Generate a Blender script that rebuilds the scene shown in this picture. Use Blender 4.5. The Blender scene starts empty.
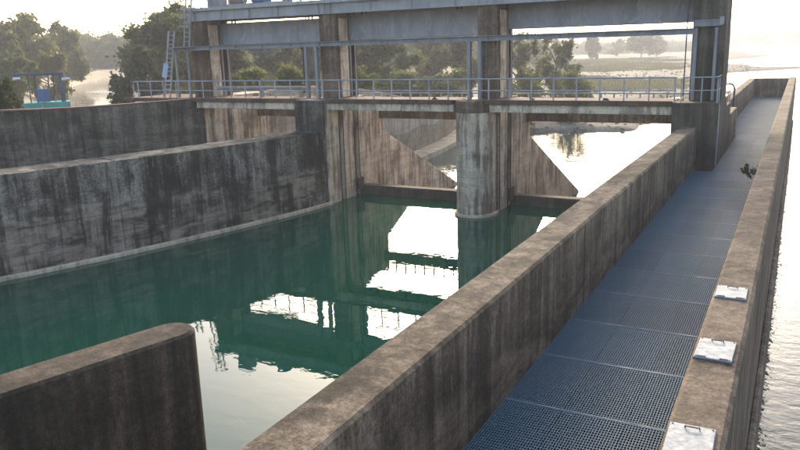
import bpy, bmesh, math, random
import numpy as np
from mathutils import Vector, Matrix

rad = math.radians
S = bpy.context.scene
COL = S.collection

# ------------------------------------------------------------------ camera
CZ = 9.2                                   # camera height above the sluice pool
F_PX, YAW, PITCH, ROLL = 740.0, 28.285, 13.447, 1.7
def _axes():
    y, p, r = rad(YAW), rad(PITCH), rad(ROLL)
    F = np.array([-math.sin(y)*math.cos(p), math.cos(y)*math.cos(p), -math.sin(p)])
    R0 = np.array([math.cos(y), math.sin(y), 0.0]); D0 = np.cross(F, R0)
    return F, R0*math.cos(r)+D0*math.sin(r), -R0*math.sin(r)+D0*math.cos(r)
AF, AR, AD = _axes()
camd = bpy.data.cameras.new('camera'); cam = bpy.data.objects.new('camera', camd); COL.objects.link(cam)
camd.sensor_width = 36.0; camd.lens = 36.0*F_PX/800.0; camd.clip_start = 0.1; camd.clip_end = 30000
M = Matrix(((AR[0], -AD[0], -AF[0]), (AR[1], -AD[1], -AF[1]), (AR[2], -AD[2], -AF[2])))
cam.matrix_world = Matrix.Translation((0, 0, CZ)) @ M.to_4x4()
S.camera = cam

def pix(px, py):                           # direction of a photo pixel (800 x 450)
    return AF*F_PX + AR*(px-400) + AD*(py-225)
def on_z(px, py, z):                       # photo pixel on a level z
    d = pix(px, py); return d*((z-CZ)/d[2]) + np.array([0, 0, CZ])
def on_y(px, py, Y):
    d = pix(px, py); return d*(Y/d[1]) + np.array([0, 0, CZ])
def bearing(px, dist, py=60):              # a spot at a horizontal distance along an image column
    d = pix(px, py); h = math.hypot(d[0], d[1]); return (d[0]/h*dist, d[1]/h*dist)
def height_at(px, py, dist):
    d = pix(px, py); return CZ + d[2]/math.hypot(d[0], d[1])*dist

# ------------------------------------------------------------------ sky, sun, exposure
SUN_AZ, SUN_EL = -20.0, 17.0               # degrees from +Y towards +X, elevation
W = bpy.data.worlds.new('World'); S.world = W; W.use_nodes = True
wn = W.node_tree; wn.nodes.clear()
wo = wn.nodes.new('ShaderNodeOutputWorld'); wb = wn.nodes.new('ShaderNodeBackground'); ws = wn.nodes.new('ShaderNodeTexSky')
ws.sky_type = 'NISHITA'; ws.sun_disc = False; ws.sun_elevation = rad(SUN_EL); ws.sun_rotation = rad(SUN_AZ)
ws.air_density = 0.8; ws.dust_density = 3.6; ws.ozone_density = 1.0; ws.altitude = 100
wb.inputs['Strength'].default_value = 0.15
wn.links.new(ws.outputs[0], wb.inputs['Color']); wn.links.new(wb.outputs[0], wo.inputs['Surface'])
sd = bpy.data.lights.new('sun', 'SUN'); sd.energy = 1.1; sd.angle = rad(10.0); sd.color = (1.0, 0.86, 0.67)
sun = bpy.data.objects.new('sun', sd); COL.objects.link(sun)
sv = Vector((math.sin(rad(SUN_AZ))*math.cos(rad(SUN_EL)), math.cos(rad(SUN_AZ))*math.cos(rad(SUN_EL)), math.sin(rad(SUN_EL))))
sun.rotation_euler = sv.to_track_quat('Z', 'Y').to_euler(); sun.location = (0, 0, 60)
S.view_settings.view_transform = 'Standard'; S.view_settings.look = 'None'
S.view_settings.gamma = 1.0; S.view_settings.use_curve_mapping = False
S.view_settings.exposure = 1.75
S.render.engine = 'CYCLES'
S.cycles.max_bounces = 8; S.cycles.volume_bounces = 1

# ------------------------------------------------------------------ materials
class NT:
    def __init__(s, name):
        s.m = bpy.data.materials.new(name); s.m.use_nodes = True
        s.t = s.m.node_tree; s.t.nodes.clear()
        s.out = s.t.nodes.new('ShaderNodeOutputMaterial')
    def n(s, typ, **kw):
        nd = s.t.nodes.new(typ)
        for k, v in kw.items():
            if k.startswith('i_'):
                key = k[2:].replace('_', ' ')
                nd.inputs[key].default_value = v
            else: setattr(nd, k, v)
        return nd
    def l(s, a, b): s.t.links.new(a, b)
    def pos(s, scale=(1, 1, 1), off=(0, 0, 0)):
        g = s.n('ShaderNodeNewGeometry'); mp = s.n('ShaderNodeMapping')
        mp.inputs['Scale'].default_value = scale; mp.inputs['Location'].default_value = off
        s.l(g.outputs['Position'], mp.inputs['Vector']); return mp.outputs[0]
    def noise(s, vec, scale=1.0, detail=5, rough=0.55, dist=0.0):
        nd = s.n('ShaderNodeTexNoise'); nd.inputs['Scale'].default_value = scale
        nd.inputs['Detail'].default_value = detail; nd.inputs['Roughness'].default_value = rough
        nd.inputs['Distortion'].default_value = dist
        s.l(vec, nd.inputs['Vector']); return nd.outputs['Fac']
    def ramp(s, fac, stops, interp='LINEAR'):
        r = s.n('ShaderNodeValToRGB'); cr = r.color_ramp; cr.interpolation = interp
        while len(cr.elements) < len(stops): cr.elements.new(0.5)
        for e, (p, c) in zip(cr.elements, stops):
            e.position = p; e.color = (c[0], c[1], c[2], 1) if hasattr(c, '__len__') else (c, c, c, 1)
        s.l(fac, r.inputs[0]); return r.outputs[0]
    def math(s, op, a, b=None, c=None):
        nd = s.n('ShaderNodeMath', operation=op)
        for i, v in enumerate((a, b, c)):
            if v is None: continue
            if isinstance(v, (int, float)): nd.inputs[i].default_value = v
            else: s.l(v, nd.inputs[i])
        return nd.outputs[0]
    def mix(s, fac, a, b, blend='MIX'):
        nd = s.n('ShaderNodeMix', data_type='RGBA', blend_type=blend)
        for sock, v in ((nd.inputs[0], fac), (nd.inputs[6], a), (nd.inputs[7], b)):
            if isinstance(v, (int, float)): sock.default_value = v
            elif isinstance(v, tuple): sock.default_value = (v[0], v[1], v[2], 1)
            else: s.l(v, sock)
        return nd.outputs[2]
    def bump(s, h, strength=0.3, dist=0.02, normal=None):
        b = s.n('ShaderNodeBump'); b.inputs['Strength'].default_value = strength; b.inputs['Distance'].default_value = dist
        s.l(h, b.inputs['Height'])
        if normal is not None: s.l(normal, b.inputs['Normal'])
        return b.outputs[0]
    def pbsdf(s, color, rough=0.8, metal=0.0, normal=None, spec=None, ior=None):
        p = s.n('ShaderNodeBsdfPrincipled')
        for key, v in (('Base Color', color), ('Roughness', rough), ('Metallic', metal)):
            if isinstance(v, (int, float)): p.inputs[key].default_value = v
            elif isinstance(v, tuple): p.inputs[key].default_value = (v[0], v[1], v[2], 1)
            else: s.l(v, p.inputs[key])
        if normal is not None: s.l(normal, p.inputs['Normal'])
        if spec is not None: p.inputs['Specular IOR Level'].default_value = spec
        if ior is not None: p.inputs['IOR'].default_value = ior
        s.l(p.outputs[0], s.out.inputs['Surface']); return p

def concrete(name, dark, mid, light, seed=0.0, streak=0.12, mold=0.6, moldcol=(0.018, 0.016, 0.013), lift=0.0, rust=0.0, board=0.0, sxy=1.6, contrast=1.0, tide=None, tone=1.15):
    t = NT(name)
    o = (seed*7.3, seed*3.1, seed*1.7)
    st = t.noise(t.pos((sxy, sxy, streak), o), 1.0, 10, 0.72, 0.5)
    bl = t.noise(t.pos((0.38, 0.38, 0.5), o), 1.0, 9, 0.68, 0.8)
    fi = t.noise(t.pos((1, 1, 1), o), 9.0, 6, 0.7)
    f = t.math('MULTIPLY_ADD', st, 0.42, t.math('MULTIPLY_ADD', bl, 0.36, t.math('MULTIPLY', fi, 0.22)))
    w = 0.10/contrast
    c = t.ramp(f, [(0.5-w, dark), (0.5-0.02, mid), (0.5+w, light)])
    if tide:                                     # old waterline: below it the face is scoured paler
        zc, amp, lowdark, lowlight, k = tide
        g0 = t.n('ShaderNodeNewGeometry'); s0 = t.n('ShaderNodeSeparateXYZ'); t.l(g0.outputs['Position'], s0.inputs[0])
        wl = t.noise(t.pos((0.16, 0.16, 0.03), (o[0]+17, o[1], 0)), 1.0, 5, 0.6)
        edge = t.math('SUBTRACT', t.math('MULTIPLY_ADD', t.math('SUBTRACT', wl, 0.5), amp*4, zc), s0.outputs[2])
        mk = t.ramp(edge, [(0.0, 0.0), (0.14, 1.0)])
        bn = t.noise(t.pos((0.7, 0.7, 2.4), (o[0]+41, o[1], 3)), 1.0, 8, 0.68, 0.8)
        lowc = t.ramp(t.math('MULTIPLY_ADD', bn, 0.62, t.math('MULTIPLY', st, 0.38)), [(0.42, lowdark), (0.57, lowlight)])
        c = t.mix(t.math('MULTIPLY', mk, k), c, lowc)
    # streaks of dark growth running down
    m1 = t.noise(t.pos((sxy*1.9, sxy*1.9, streak*1.4), (o[0]+9, o[1]-4, o[2]+2)), 1.0, 8, 0.7, 0.4)
    m2 = t.noise(t.pos((0.5, 0.5, 0.6), (o[0]-5, o[1]+8, o[2])), 1.0, 4, 0.6)
    mm = t.ramp(t.math('MULTIPLY_ADD', m1, 0.62, t.math('MULTIPLY', m2, 0.38)), [(0.485, 0.0), (0.56, 1.0)])
    c = t.mix(t.math('MULTIPLY', mm, mold), c, moldcol)
    if rust:
        rn = t.noise(t.pos((2.6, 2.6, 0.14), (o[0]+3, o[1]+1, o[2])), 1.0, 5, 0.6)
        c = t.mix(t.math('MULTIPLY', t.ramp(rn, [(0.52, 0.0), (0.64, 1.0)]), rust), c, (0.11, 0.055, 0.03))
    # pale lime bloom in small patches
    ef = t.noise(t.pos((2.3, 2.3, 0.5), (o[0]+31, o[1], o[2]+4)), 1.0, 6, 0.7)
    c = t.mix(t.math('MULTIPLY', t.ramp(ef, [(0.60, 0.0), (0.66, 1.0)]), 0.5), c, light)
    fi2 = t.noise(t.pos((1, 1, 1), o), 30.0, 5, 0.7)
    c = t.mix(0.8, c, t.ramp(fi2, [(0.3, 0.2), (0.7, 0.8)]), 'OVERLAY')
    h = t.math('MULTIPLY_ADD', fi, 0.7, t.math('MULTIPLY', fi2, 0.35))
    if lift:
        g = t.n('ShaderNodeNewGeometry'); sx = t.n('ShaderNodeSeparateXYZ'); t.l(g.outputs['Position'], sx.inputs[0])
        zz = t.math('ADD', sx.outputs[2], t.math('MULTIPLY', t.noise(t.pos((0.6, 0.6, 0.6), o), 1.0, 3), 0.05))
        fr = t.math('FRACT', t.math('DIVIDE', zz, lift))
        ln = t.math('MULTIPLY', t.math('LESS_THAN', fr, 0.022), t.math('GREATER_THAN', bl, 0.40))
        c = t.mix(t.math('MULTIPLY', ln, 0.55), c, dark); h = t.math('SUBTRACT', h, t.math('MULTIPLY', ln, 0.7))
    if board:
        g = t.n('ShaderNodeNewGeometry'); sx = t.n('ShaderNodeSeparateXYZ'); t.l(g.outputs['Position'], sx.inputs[0])
        fr = t.math('FRACT', t.math('DIVIDE', sx.outputs[2], board))
        ln = t.math('LESS_THAN', fr, 0.08)
        btone = t.noise(t.pos((0.15, 0.08, 1.0/board), o), 1.0, 1)
        c = t.mix(t.math('MULTIPLY', ln, 0.5), c, dark)
        c = t.mix(t.math('MULTIPLY', btone, 0.5), c, light, 'SOFT_LIGHT')
        h = t.math('SUBTRACT', h, ln)
    # pores and pits
    vo = t.n('ShaderNodeTexVoronoi'); vo.inputs['Scale'].default_value = 16.0; t.l(t.pos(), vo.inputs['Vector'])
    pit = t.math('LESS_THAN', vo.outputs['Distance'], t.math('MULTIPLY', t.math('SUBTRACT', fi, 0.35), 0.6))
    c = t.mix(t.math('MULTIPLY', pit, 0.35), c, dark)
    c = t.mix(1.0, c, (1.16*tone, 1.0*tone, 0.83*tone), 'MULTIPLY')
    t.pbsdf(c, 0.92, 0, t.bump(h, 0.8, 0.03), 0.25); return t.m

def paint(name, col, col2, rust=0.3, rough=0.5, metal=0.0, seed=0.0, rustcol=(0.10, 0.05, 0.03), scale=1.4, scuff=0.0, vary=0.0, even=False):
    t = NT(name); o = (seed*5, seed*2, seed)
    n1 = t.noise(t.pos((scale, scale, scale*0.35), o), 1.0, 7, 0.65, 0.4)
    c = t.ramp(n1, [(0.36, col), (0.64, col2)])
    n2 = t.noise(t.pos((scale*2.2, scale*2.2, scale*0.8), (o[0]+4, o[1], o[2]+9)), 1.0, 8, 0.72)
    rm = t.ramp(n2, [(0.56, 0.0), (0.66, 1.0)])
    c = t.mix(t.math('MULTIPLY', rm, rust), c, rustcol)
    if scuff:
        n3 = t.noise(t.pos((scale*2.3, scale*2.3, scale*0.9), (o[0]-14, o[1]+7, o[2]+3)), 1.0, 8, 0.7, 1.2)
        c = t.mix(t.math('MULTIPLY', t.ramp(n3, [(0.55, 0.0), (0.66, 1.0)]), scuff), c, (0.55, 0.58, 0.62))
    if vary:
        oi = t.n('ShaderNodeObjectInfo'); c = t.mix(vary, c, t.ramp(oi.outputs['Random'], [(0.0, (0.30, 0.30, 0.38)), (0.5, (0.5, 0.5, 0.5)), (1.0, (0.62, 0.70, 0.70))]), 'OVERLAY')
    fi = t.noise(t.pos(), 30.0, 4)
    t.pbsdf(c, rough if even else t.ramp(n2, [(0.4, rough), (0.65, min(1, rough+0.35))]), metal, t.bump(fi, 0.2, 0.004)); return t.m

def water(name, body, ripple, scale, stretch=(1, 1, 1), ior=1.36, rough=0.015, fine=0.25):
    t = NT(name)
    a = t.noise(t.pos(stretch), scale, 3, 0.5, 0.3)
    b = t.noise(t.pos((1, 1, 1), (4, 7, 1)), scale*3.7, 3, 0.55)
    calm = t.noise(t.pos((0.05, 0.09, 0.05)), 1.0, 3)
    h = t.math('MULTIPLY_ADD', b, fine, a)
    h = t.math('MULTIPLY', h, t.ramp(calm, [(0.35, 0.55), (0.65, 1.0)]))
    t.pbsdf(body, rough, 0, t.bump(h, 1.0, ripple), None, ior); return t.m

def leafmat(name, a, b, c, seed=0, trans=0.35):
    t = NT(name)
    n1 = t.noise(t.pos((0.55, 0.55, 0.55), (seed*3, seed, 0)), 1.0, 4, 0.6)
    n2 = t.noise(t.pos((4, 4, 4), (seed, 0, seed*2)), 1.0, 3, 0.6)
    col = t.ramp(t.math('MULTIPLY_ADD', n1, 0.6, t.math('MULTIPLY', n2, 0.4)), [(0.36, a), (0.5, b), (0.64, c)])
    p = t.n('ShaderNodeBsdfPrincipled'); t.l(col, p.inputs['Base Color']); p.inputs['Roughness'].default_value = 0.65
    p.inputs['Specular IOR Level'].default_value = 0.25
    tr = t.n('ShaderNodeBsdfTranslucent'); t.l(t.mix(0.6, col, (0.20, 0.22, 0.05)), tr.inputs['Color'])
    mx = t.n('ShaderNodeMixShader'); mx.inputs[0].default_value = trans
    t.l(p.outputs[0], mx.inputs[1]); t.l(tr.outputs[0], mx.inputs[2]); t.l(mx.outputs[0], t.out.inputs['Surface']); return t.m

MT = {}
MT['divider'] = concrete('divider concrete', (0.036, 0.030, 0.023), (0.088, 0.075, 0.060), (0.22, 0.192, 0.158), 1, 0.10, 0.6, sxy=1.7, contrast=1.2, tide=(4.35, 0.30, (0.05, 0.042, 0.034), (0.19, 0.165, 0.135), 0.8))
MT['parapet'] = concrete('parapet concrete', (0.05, 0.042, 0.034), (0.105, 0.089, 0.072), (0.22, 0.19, 0.158), 2, 0.4, 0.35, board=0.0)
MT['guide'] = concrete('guide wall concrete', (0.014, 0.013, 0.012), (0.060, 0.057, 0.052), (0.27, 0.265, 0.245), 3, 0.10, 0.85, (0.012, 0.010, 0.008), lift=1.15, sxy=1.0, contrast=1.2, tide=(2.7, 0.35, (0.032, 0.029, 0.025), (0.26, 0.235, 0.20), 0.85), tone=1.25)
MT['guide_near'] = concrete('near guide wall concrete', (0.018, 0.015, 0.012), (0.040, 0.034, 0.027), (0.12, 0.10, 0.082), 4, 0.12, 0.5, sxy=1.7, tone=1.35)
MT['wing'] = concrete('wing wall concrete', (0.020, 0.019, 0.017), (0.058, 0.055, 0.05), (0.17, 0.165, 0.15), 5, 0.10, 0.7, (0.012, 0.010, 0.009), lift=1.4, sxy=1.2, contrast=1.2, tide=(4.6, 0.5, (0.03, 0.029, 0.027), (0.16, 0.155, 0.14), 0.7))
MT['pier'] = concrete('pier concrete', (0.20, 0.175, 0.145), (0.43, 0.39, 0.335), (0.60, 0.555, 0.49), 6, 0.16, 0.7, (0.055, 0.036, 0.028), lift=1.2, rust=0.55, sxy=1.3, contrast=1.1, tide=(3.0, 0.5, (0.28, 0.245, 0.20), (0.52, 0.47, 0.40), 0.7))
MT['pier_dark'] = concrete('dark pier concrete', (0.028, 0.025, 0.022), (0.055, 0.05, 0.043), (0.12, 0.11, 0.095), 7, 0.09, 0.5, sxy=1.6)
MT['column'] = concrete('column concrete', (0.05, 0.038, 0.03), (0.10, 0.075, 0.058), (0.25, 0.22, 0.185), 8, 0.07, 0.5, (0.05, 0.03, 0.022), rust=0.5, sxy=2.4)
MT['girder'] = concrete('girder concrete', (0.28, 0.26, 0.225), (0.52, 0.48, 0.42), (0.64, 0.60, 0.53), 9, 0.3, 0.55, (0.03, 0.027, 0.022), sxy=1.1)
MT['slab'] = concrete('deck slab concrete', (0.045, 0.033, 0.027), (0.085, 0.064, 0.053), (0.14, 0.11, 0.092), 10, 0.4, 0.4, rust=0.6)
MT['footing'] = concrete('footing concrete', (0.28, 0.25, 0.20), (0.48, 0.43, 0.35), (0.60, 0.55, 0.47), 11, 0.5, 0.3)
MT['lining'] = concrete('canal lining concrete', (0.18, 0.16, 0.13), (0.32, 0.29, 0.24), (0.46, 0.43, 0.37), 12, 0.4, 0.3, (0.06, 0.05, 0.04), sxy=0.8)
MT['abut'] = concrete('downstream wall concrete', (0.13, 0.125, 0.11), (0.27, 0.26, 0.235), (0.40, 0.39, 0.36), 13, 0.12, 0.5, (0.06, 0.05, 0.04), lift=1.3, sxy=1.0, tide=(1.0, 0.5, (0.10, 0.082, 0.06), (0.21, 0.18, 0.14), 0.85))
MT['coping'] = paint('red brown coping', (0.16, 0.065, 0.05), (0.24, 0.12, 0.095), 0.5, 0.8, seed=3, rustcol=(0.09, 0.07, 0.06))
MT['steel'] = paint('grey blue steel', (0.215, 0.205, 0.20), (0.30, 0.288, 0.28), 0.3, 0.5, 0.0, 1)
MT['steel_top'] = paint('pale grey steel', (0.32, 0.305, 0.29), (0.42, 0.40, 0.38), 0.35, 0.55, 0.0, 2)
MT['gate'] = paint('gate plate paint', (0.28, 0.285, 0.31), (0.38, 0.385, 0.40), 0.3, 0.5, 0.0, 4, (0.15, 0.145, 0.165), 1.1, 0.55)
MT['rail'] = paint('galvanised rail', (0.30, 0.305, 0.315), (0.42, 0.42, 0.425), 0.35, 0.45, 0.2, 5)
MT['rust'] = paint('rusted steel', (0.045, 0.026, 0.018), (0.10, 0.055, 0.035), 0.5, 0.85, 0, 6, (0.025, 0.017, 0.014), 3)
MT['blue'] = paint('blue box paint', (0.035, 0.10, 0.22), (0.06, 0.15, 0.30), 0.2, 0.5, 0, 7)
MT['teal'] = paint('teal paint', (0.04, 0.28, 0.23), (0.07, 0.36, 0.30), 0.25, 0.6, 0, 8)
MT['navy'] = paint('dark navy steel', (0.04, 0.055, 0.085), (0.07, 0.09, 0.12), 0.3, 0.6, 0, 18)
MT['plate'] = paint('pale sign plate', (0.30, 0.38, 0.52), (0.40, 0.47, 0.60), 0.15, 0.5, 0, 9)
MT['grate'] = paint('blue grey grating', (0.046, 0.122, 0.178), (0.060, 0.142, 0.198), 0.0, 0.65, 0.0, 10, (0.06, 0.065, 0.075), 0.7, vary=0.4, even=True)
MT['grate_frame'] = paint('grating frame steel', (0.085, 0.125, 0.155), (0.13, 0.17, 0.20), 0.3, 0.5, 0.0, 11)
MT['hatch'] = paint('white hatch plate', (0.29, 0.295, 0.285), (0.40, 0.405, 0.39), 0.35, 0.55, 0, 12, (0.26, 0.25, 0.23), 6)
MT['hatch_bar'] = paint('hatch iron', (0.10, 0.10, 0.11), (0.17, 0.17, 0.18), 0.5, 0.6, 0.3, 13, scale=12)
MT['darkmetal'] = paint('dark iron', (0.025, 0.025, 0.03), (0.05, 0.05, 0.055), 0.3, 0.6, 0, 14)
MT['lampwhite'] = paint('white lamp housing', (0.65, 0.65, 0.62), (0.75, 0.75, 0.72), 0.1, 0.4, 0, 15)
MT['pool'] = water('pool water', (0.0001, 0.060, 0.033), 0.0045, 1.1, (1.0, 1.6, 1.0), 1.39, 0.006, 0.10)
MT['river'] = water('river water', (0.03, 0.052, 0.043), 0.035, 1.3, (1.0, 1.9, 1.0), 1.33, 0.02, 0.25)
MT['canal'] = water('canal water', (0.07, 0.08, 0.06), 0.05, 1.2, (1, 1, 1), 1.4, 0.03)
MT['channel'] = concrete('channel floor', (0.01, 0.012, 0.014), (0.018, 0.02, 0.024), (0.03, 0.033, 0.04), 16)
MT['bark'] = concrete('bark', (0.03, 0.024, 0.018), (0.07, 0.055, 0.042), (0.14, 0.12, 0.10), 17, 0.3, 0.3, sxy=5)
MT['leaf_olive'] = leafmat('olive leaves', (0.045, 0.046, 0.020), (0.092, 0.090, 0.040), (0.15, 0.135, 0.065), 1)
MT['leaf_green'] = leafmat('green leaves', (0.032, 0.045, 0.015), (0.062, 0.084, 0.028), (0.105, 0.125, 0.045), 2)
MT['leaf_dry'] = leafmat('dry leaves', (0.05, 0.037, 0.014), (0.095, 0.075, 0.03), (0.15, 0.12, 0.05), 3)
MT['leaf_yellow'] = leafmat('yellow green leaves', (0.05, 0.06, 0.012), (0.10, 0.11, 0.024), (0.16, 0.16, 0.045), 4)
MT['leaf_dark'] = leafmat('dark leaves', (0.010, 0.020, 0.006), (0.022, 0.038, 0.012), (0.05, 0.07, 0.02), 5, 0.2)
MT['straw'] = leafmat('straw grass', (0.07, 0.055, 0.03), (0.13, 0.105, 0.06), (0.20, 0.165, 0.10), 6, 0.25)

def ground_mat():
    t = NT('riverbed gravel and soil')
    g = t.n('ShaderNodeNewGeometry'); sx = t.n('ShaderNodeSeparateXYZ'); t.l(g.outputs['Position'], sx.inputs[0])
    big = t.noise(t.pos((0.03, 0.012, 0.03)), 1.0, 6, 0.6, 0.5)
    mid = t.noise(t.pos((0.25, 0.12, 0.25)), 1.0, 6, 0.65)
    st = t.n('ShaderNodeTexVoronoi'); st.inputs['Scale'].default_value = 1.6; t.l(t.pos(), st.inputs['Vector'])
    st2 = t.n('ShaderNodeTexVoronoi'); st2.inputs['Scale'].default_value = 5.0; t.l(t.pos(), st2.inputs['Vector'])
    grav = t.ramp(t.math('MULTIPLY_ADD', mid, 0.5, t.math('MULTIPLY', big, 0.5)), [(0.36, (0.045, 0.040, 0.033)), (0.5, (0.082, 0.075, 0.064)), (0.64, (0.135, 0.125, 0.108))])
    for vz in (st, st2):
        bw = t.n('ShaderNodeRGBToBW'); t.l(vz.outputs['Color'], bw.inputs[0])
        grav = t.mix(0.6, grav, t.ramp(bw.outputs[0], [(0.2, 0.2), (0.8, 0.8)]), 'OVERLAY')
    soil = t.ramp(mid, [(0.38, (0.026, 0.028, 0.012)), (0.5, (0.052, 0.047, 0.024)), (0.62, (0.095, 0.08, 0.048))])
    hz = t.math('ADD', sx.outputs[2], t.math('MULTIPLY', big, 1.6))
    f = t.ramp(t.math('DIVIDE', hz, 10.0), [(0.08, 0.0), (0.16, 1.0)])
    c = t.mix(f, grav, soil)
    wet = t.ramp(t.math('ADD', sx.outputs[2], 2.0), [(0.05, 1.0), (0.45, 0.0)])
    c = t.mix(t.math('MULTIPLY', wet, 0.6), c, (0.06, 0.052, 0.042))
    t.pbsdf(c, 0.9, 0, t.bump(t.math('ADD', mid, t.math('MULTIPLY', st.outputs['Distance'], 0.5)), 0.7, 0.12), 0.25); return t.m
MT['ground'] = ground_mat()

# ------------------------------------------------------------------ mesh helpers
class MB:
    def __init__(s): s.v = []; s.f = []
    def add(s, vs, fs):
        b = len(s.v); s.v += [tuple(map(float, p)) for p in vs]; s.f += [tuple(i+b for i in f) for f in fs]; return s
    def box(s, x0, x1, y0, y1, z0, z1):
        return s.add([(x0,y0,z0),(x1,y0,z0),(x1,y1,z0),(x0,y1,z0),(x0,y0,z1),(x1,y0,z1),(x1,y1,z1),(x0,y1,z1)],
                     [(0,3,2,1),(4,5,6,7),(0,1,5,4),(1,2,6,5),(2,3,7,6),(3,0,4,7)])
    def bar(s, p, q, w, h, up=(0, 0, 1)):
        p, q = Vector(p), Vector(q); d = (q-p).normalized(); u = Vector(up)
        if abs(d.dot(u)) > 0.98: u = Vector((0, 1, 0))
        a = d.cross(u).normalized(); b = a.cross(d).normalized()
        vs = []
        for c in (p, q):
            for i, j in ((-1,-1),(1,-1),(1,1),(-1,1)): vs.append(c + a*(i*w/2) + b*(j*h/2))
        return s.add(vs, [(0,1,2,3),(7,6,5,4),(0,4,5,1),(1,5,6,2),(2,6,7,3),(3,7,4,0)])
    def tube(s, pts, r, n=8, r2=None):
        pts = [Vector(p) for p in pts]; k = len(pts); vs = []; fs = []
        ref = Vector((0, 0, 1))
        for i, p in enumerate(pts):
            d = (pts[min(i+1, k-1)]-pts[max(i-1, 0)]).normalized()
            u = ref if abs(d.dot(ref)) < 0.95 else Vector((1, 0, 0))
            a = d.cross(u).normalized(); b = a.cross(d).normalized()
            rr = r if r2 is None else r+(r2-r)*i/(k-1)
            for j in range(n):
                t = 2*math.pi*j/n; vs.append(p+a*(math.cos(t)*rr)+b*(math.sin(t)*rr))
        for i in range(k-1):
            for j in range(n):
                fs.append((i*n+j, i*n+(j+1) % n, (i+1)*n+(j+1) % n, (i+1)*n+j))
        fs.append(tuple(range(n-1, -1, -1))); fs.append(tuple((k-1)*n+j for j in range(n)))
        return s.add(vs, fs)
    def prism(s, poly, z0, z1):                # plan polygon, counter-clockwise
        n = len(poly)
        a = sum(poly[i][0]*poly[(i+1) % n][1]-poly[(i+1) % n][0]*poly[i][1] for i in range(n))
        if a < 0: poly = poly[::-1]
        vs = [(x, y, z0) for x, y in poly]+[(x, y, z1) for x, y in poly]
        fs = [tuple(range(n-1, -1, -1)), tuple(range(n, 2*n))]+[(i, (i+1) % n, n+(i+1) % n, n+i) for i in range(n)]
        return s.add(vs, fs)
    def profile_x(s, prof, x0, x1):            # (y, z) outline pushed along X
        n = len(prof)
        vs = [(x0, y, z) for y, z in prof]+[(x1, y, z) for y, z in prof]
        fs = [tuple(range(n-1, -1, -1)), tuple(range(n, 2*n))]+[(i, (i+1) % n, n+(i+1) % n, n+i) for i in range(n)]
        return s.add(vs, fs)
    def ribbon(s, front, back, z0, z1):        # wall between two plan lines
        n = len(front); z0 = z0 if hasattr(z0, '__len__') else [z0]*n; z1 = z1 if hasattr(z1, '__len__') else [z1]*n
        vs = []
        for i in range(n):
            vs += [(front[i][0], front[i][1], z0[i]), (back[i][0], back[i][1], z0[i]), (back[i][0], back[i][1], z1[i]), (front[i][0], front[i][1], z1[i])]
        fs = [(0, 1, 2, 3), tuple(4*(n-1)+j for j in (3, 2, 1, 0))]
        for i in range(n-1):
            for j in range(4):
                a, b = 4*i+j, 4*i+(j+1) % 4; fs.append((a, a+4, b+4, b))
        return s.add(vs, fs)
    def build(s, name, mat, parent=None, bevel=0.0, smooth=False, seg=1):
        off = parent['_base'] if parent is not None else (0, 0, 0)
        me = bpy.data.meshes.new(name)
        me.from_pydata([(x-off[0], y-off[1], z-off[2]) for x, y, z in s.v], [], s.f); me.update()
        bm = bmesh.new(); bm.from_mesh(me)
        bmesh.ops.recalc_face_normals(bm, faces=bm.faces)
        if bevel:
            es = [e for e in bm.edges if len(e.link_faces) == 2 and e.calc_face_angle(0) > 0.6]
            bmesh.ops.bevel(bm, geom=es, offset=bevel, segments=seg, affect='EDGES', profile=0.6, clamp_overlap=True)
        bm.to_mesh(me); bm.free()
        if smooth:
            for p in me.polygons: p.use_smooth = True
            try: me.set_sharp_from_angle(angle=rad(40))
            except Exception: pass
        me.materials.append(MT[mat] if isinstance(mat, str) else mat)
        o = bpy.data.objects.new(name, me); COL.objects.link(o)
        if parent is not None: o.parent = parent
        o['_base'] = tuple(off)
        return o
def sub(part):                                  # sub-parts share the base of their thing
    return part
def tag(o, label=None, cat=None, group=None, kind=None):
    if label: o['label'] = label
    if cat: o['category'] = cat
    if group: o['group'] = group
    if kind: o['kind'] = kind
    return o
def thing(name, label, cat, base=(0, 0, 0), group=None):
    o = bpy.data.objects.new(name, None); COL.objects.link(o); o.location = base; o.empty_display_size = 0.3
    o['_base'] = tuple(base); return tag(o, label, cat, group)
def structure(o): o['kind'] = 'structure'; return o

def smooth_line(pts, n):                        # Catmull-Rom through plan points
    P = [np.array(p, float) for p in pts]; P = [2*P[0]-P[1]]+P+[2*P[-1]-P[-2]]; out = []
    for i in range(1, len(P)-2):
        for k in range(n):
            t = k/n
            out.append(0.5*((2*P[i])+(-P[i-1]+P[i+1])*t+(2*P[i-1]-5*P[i]+4*P[i+1]-P[i+2])*t*t+(-P[i-1]+3*P[i]-3*P[i+1]+P[i+2])*t**3))
    out.append(P[-2]); return [tuple(p) for p in out]
def offset_line(pts, d):                        # to the left of the walking direction
    out = []
    for i in range(len(pts)):
        a = np.array(pts[max(i-1, 0)]); b = np.array(pts[min(i+1, len(pts)-1)]); v = b-a; v = v/np.linalg.norm(v)
        out.append((pts[i][0]-v[1]*d, pts[i][1]+v[0]*d))
    return out
def arclen(pts):
    s = [0.0]
    for a, b in zip(pts, pts[1:]): s.append(s[-1]+math.hypot(b[0]-a[0], b[1]-a[1]))
    return np.array(s)
def cut_line(pts, s0, s1):
    s = arclen(pts); P = np.array(pts); q = sorted({s0, s1, *[float(v) for v in s if s0+0.02 < v < s1-0.02]})
    return [(float(np.interp(v, s, P[:, 0])), float(np.interp(v, s, P[:, 1]))) for v in q]

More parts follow.
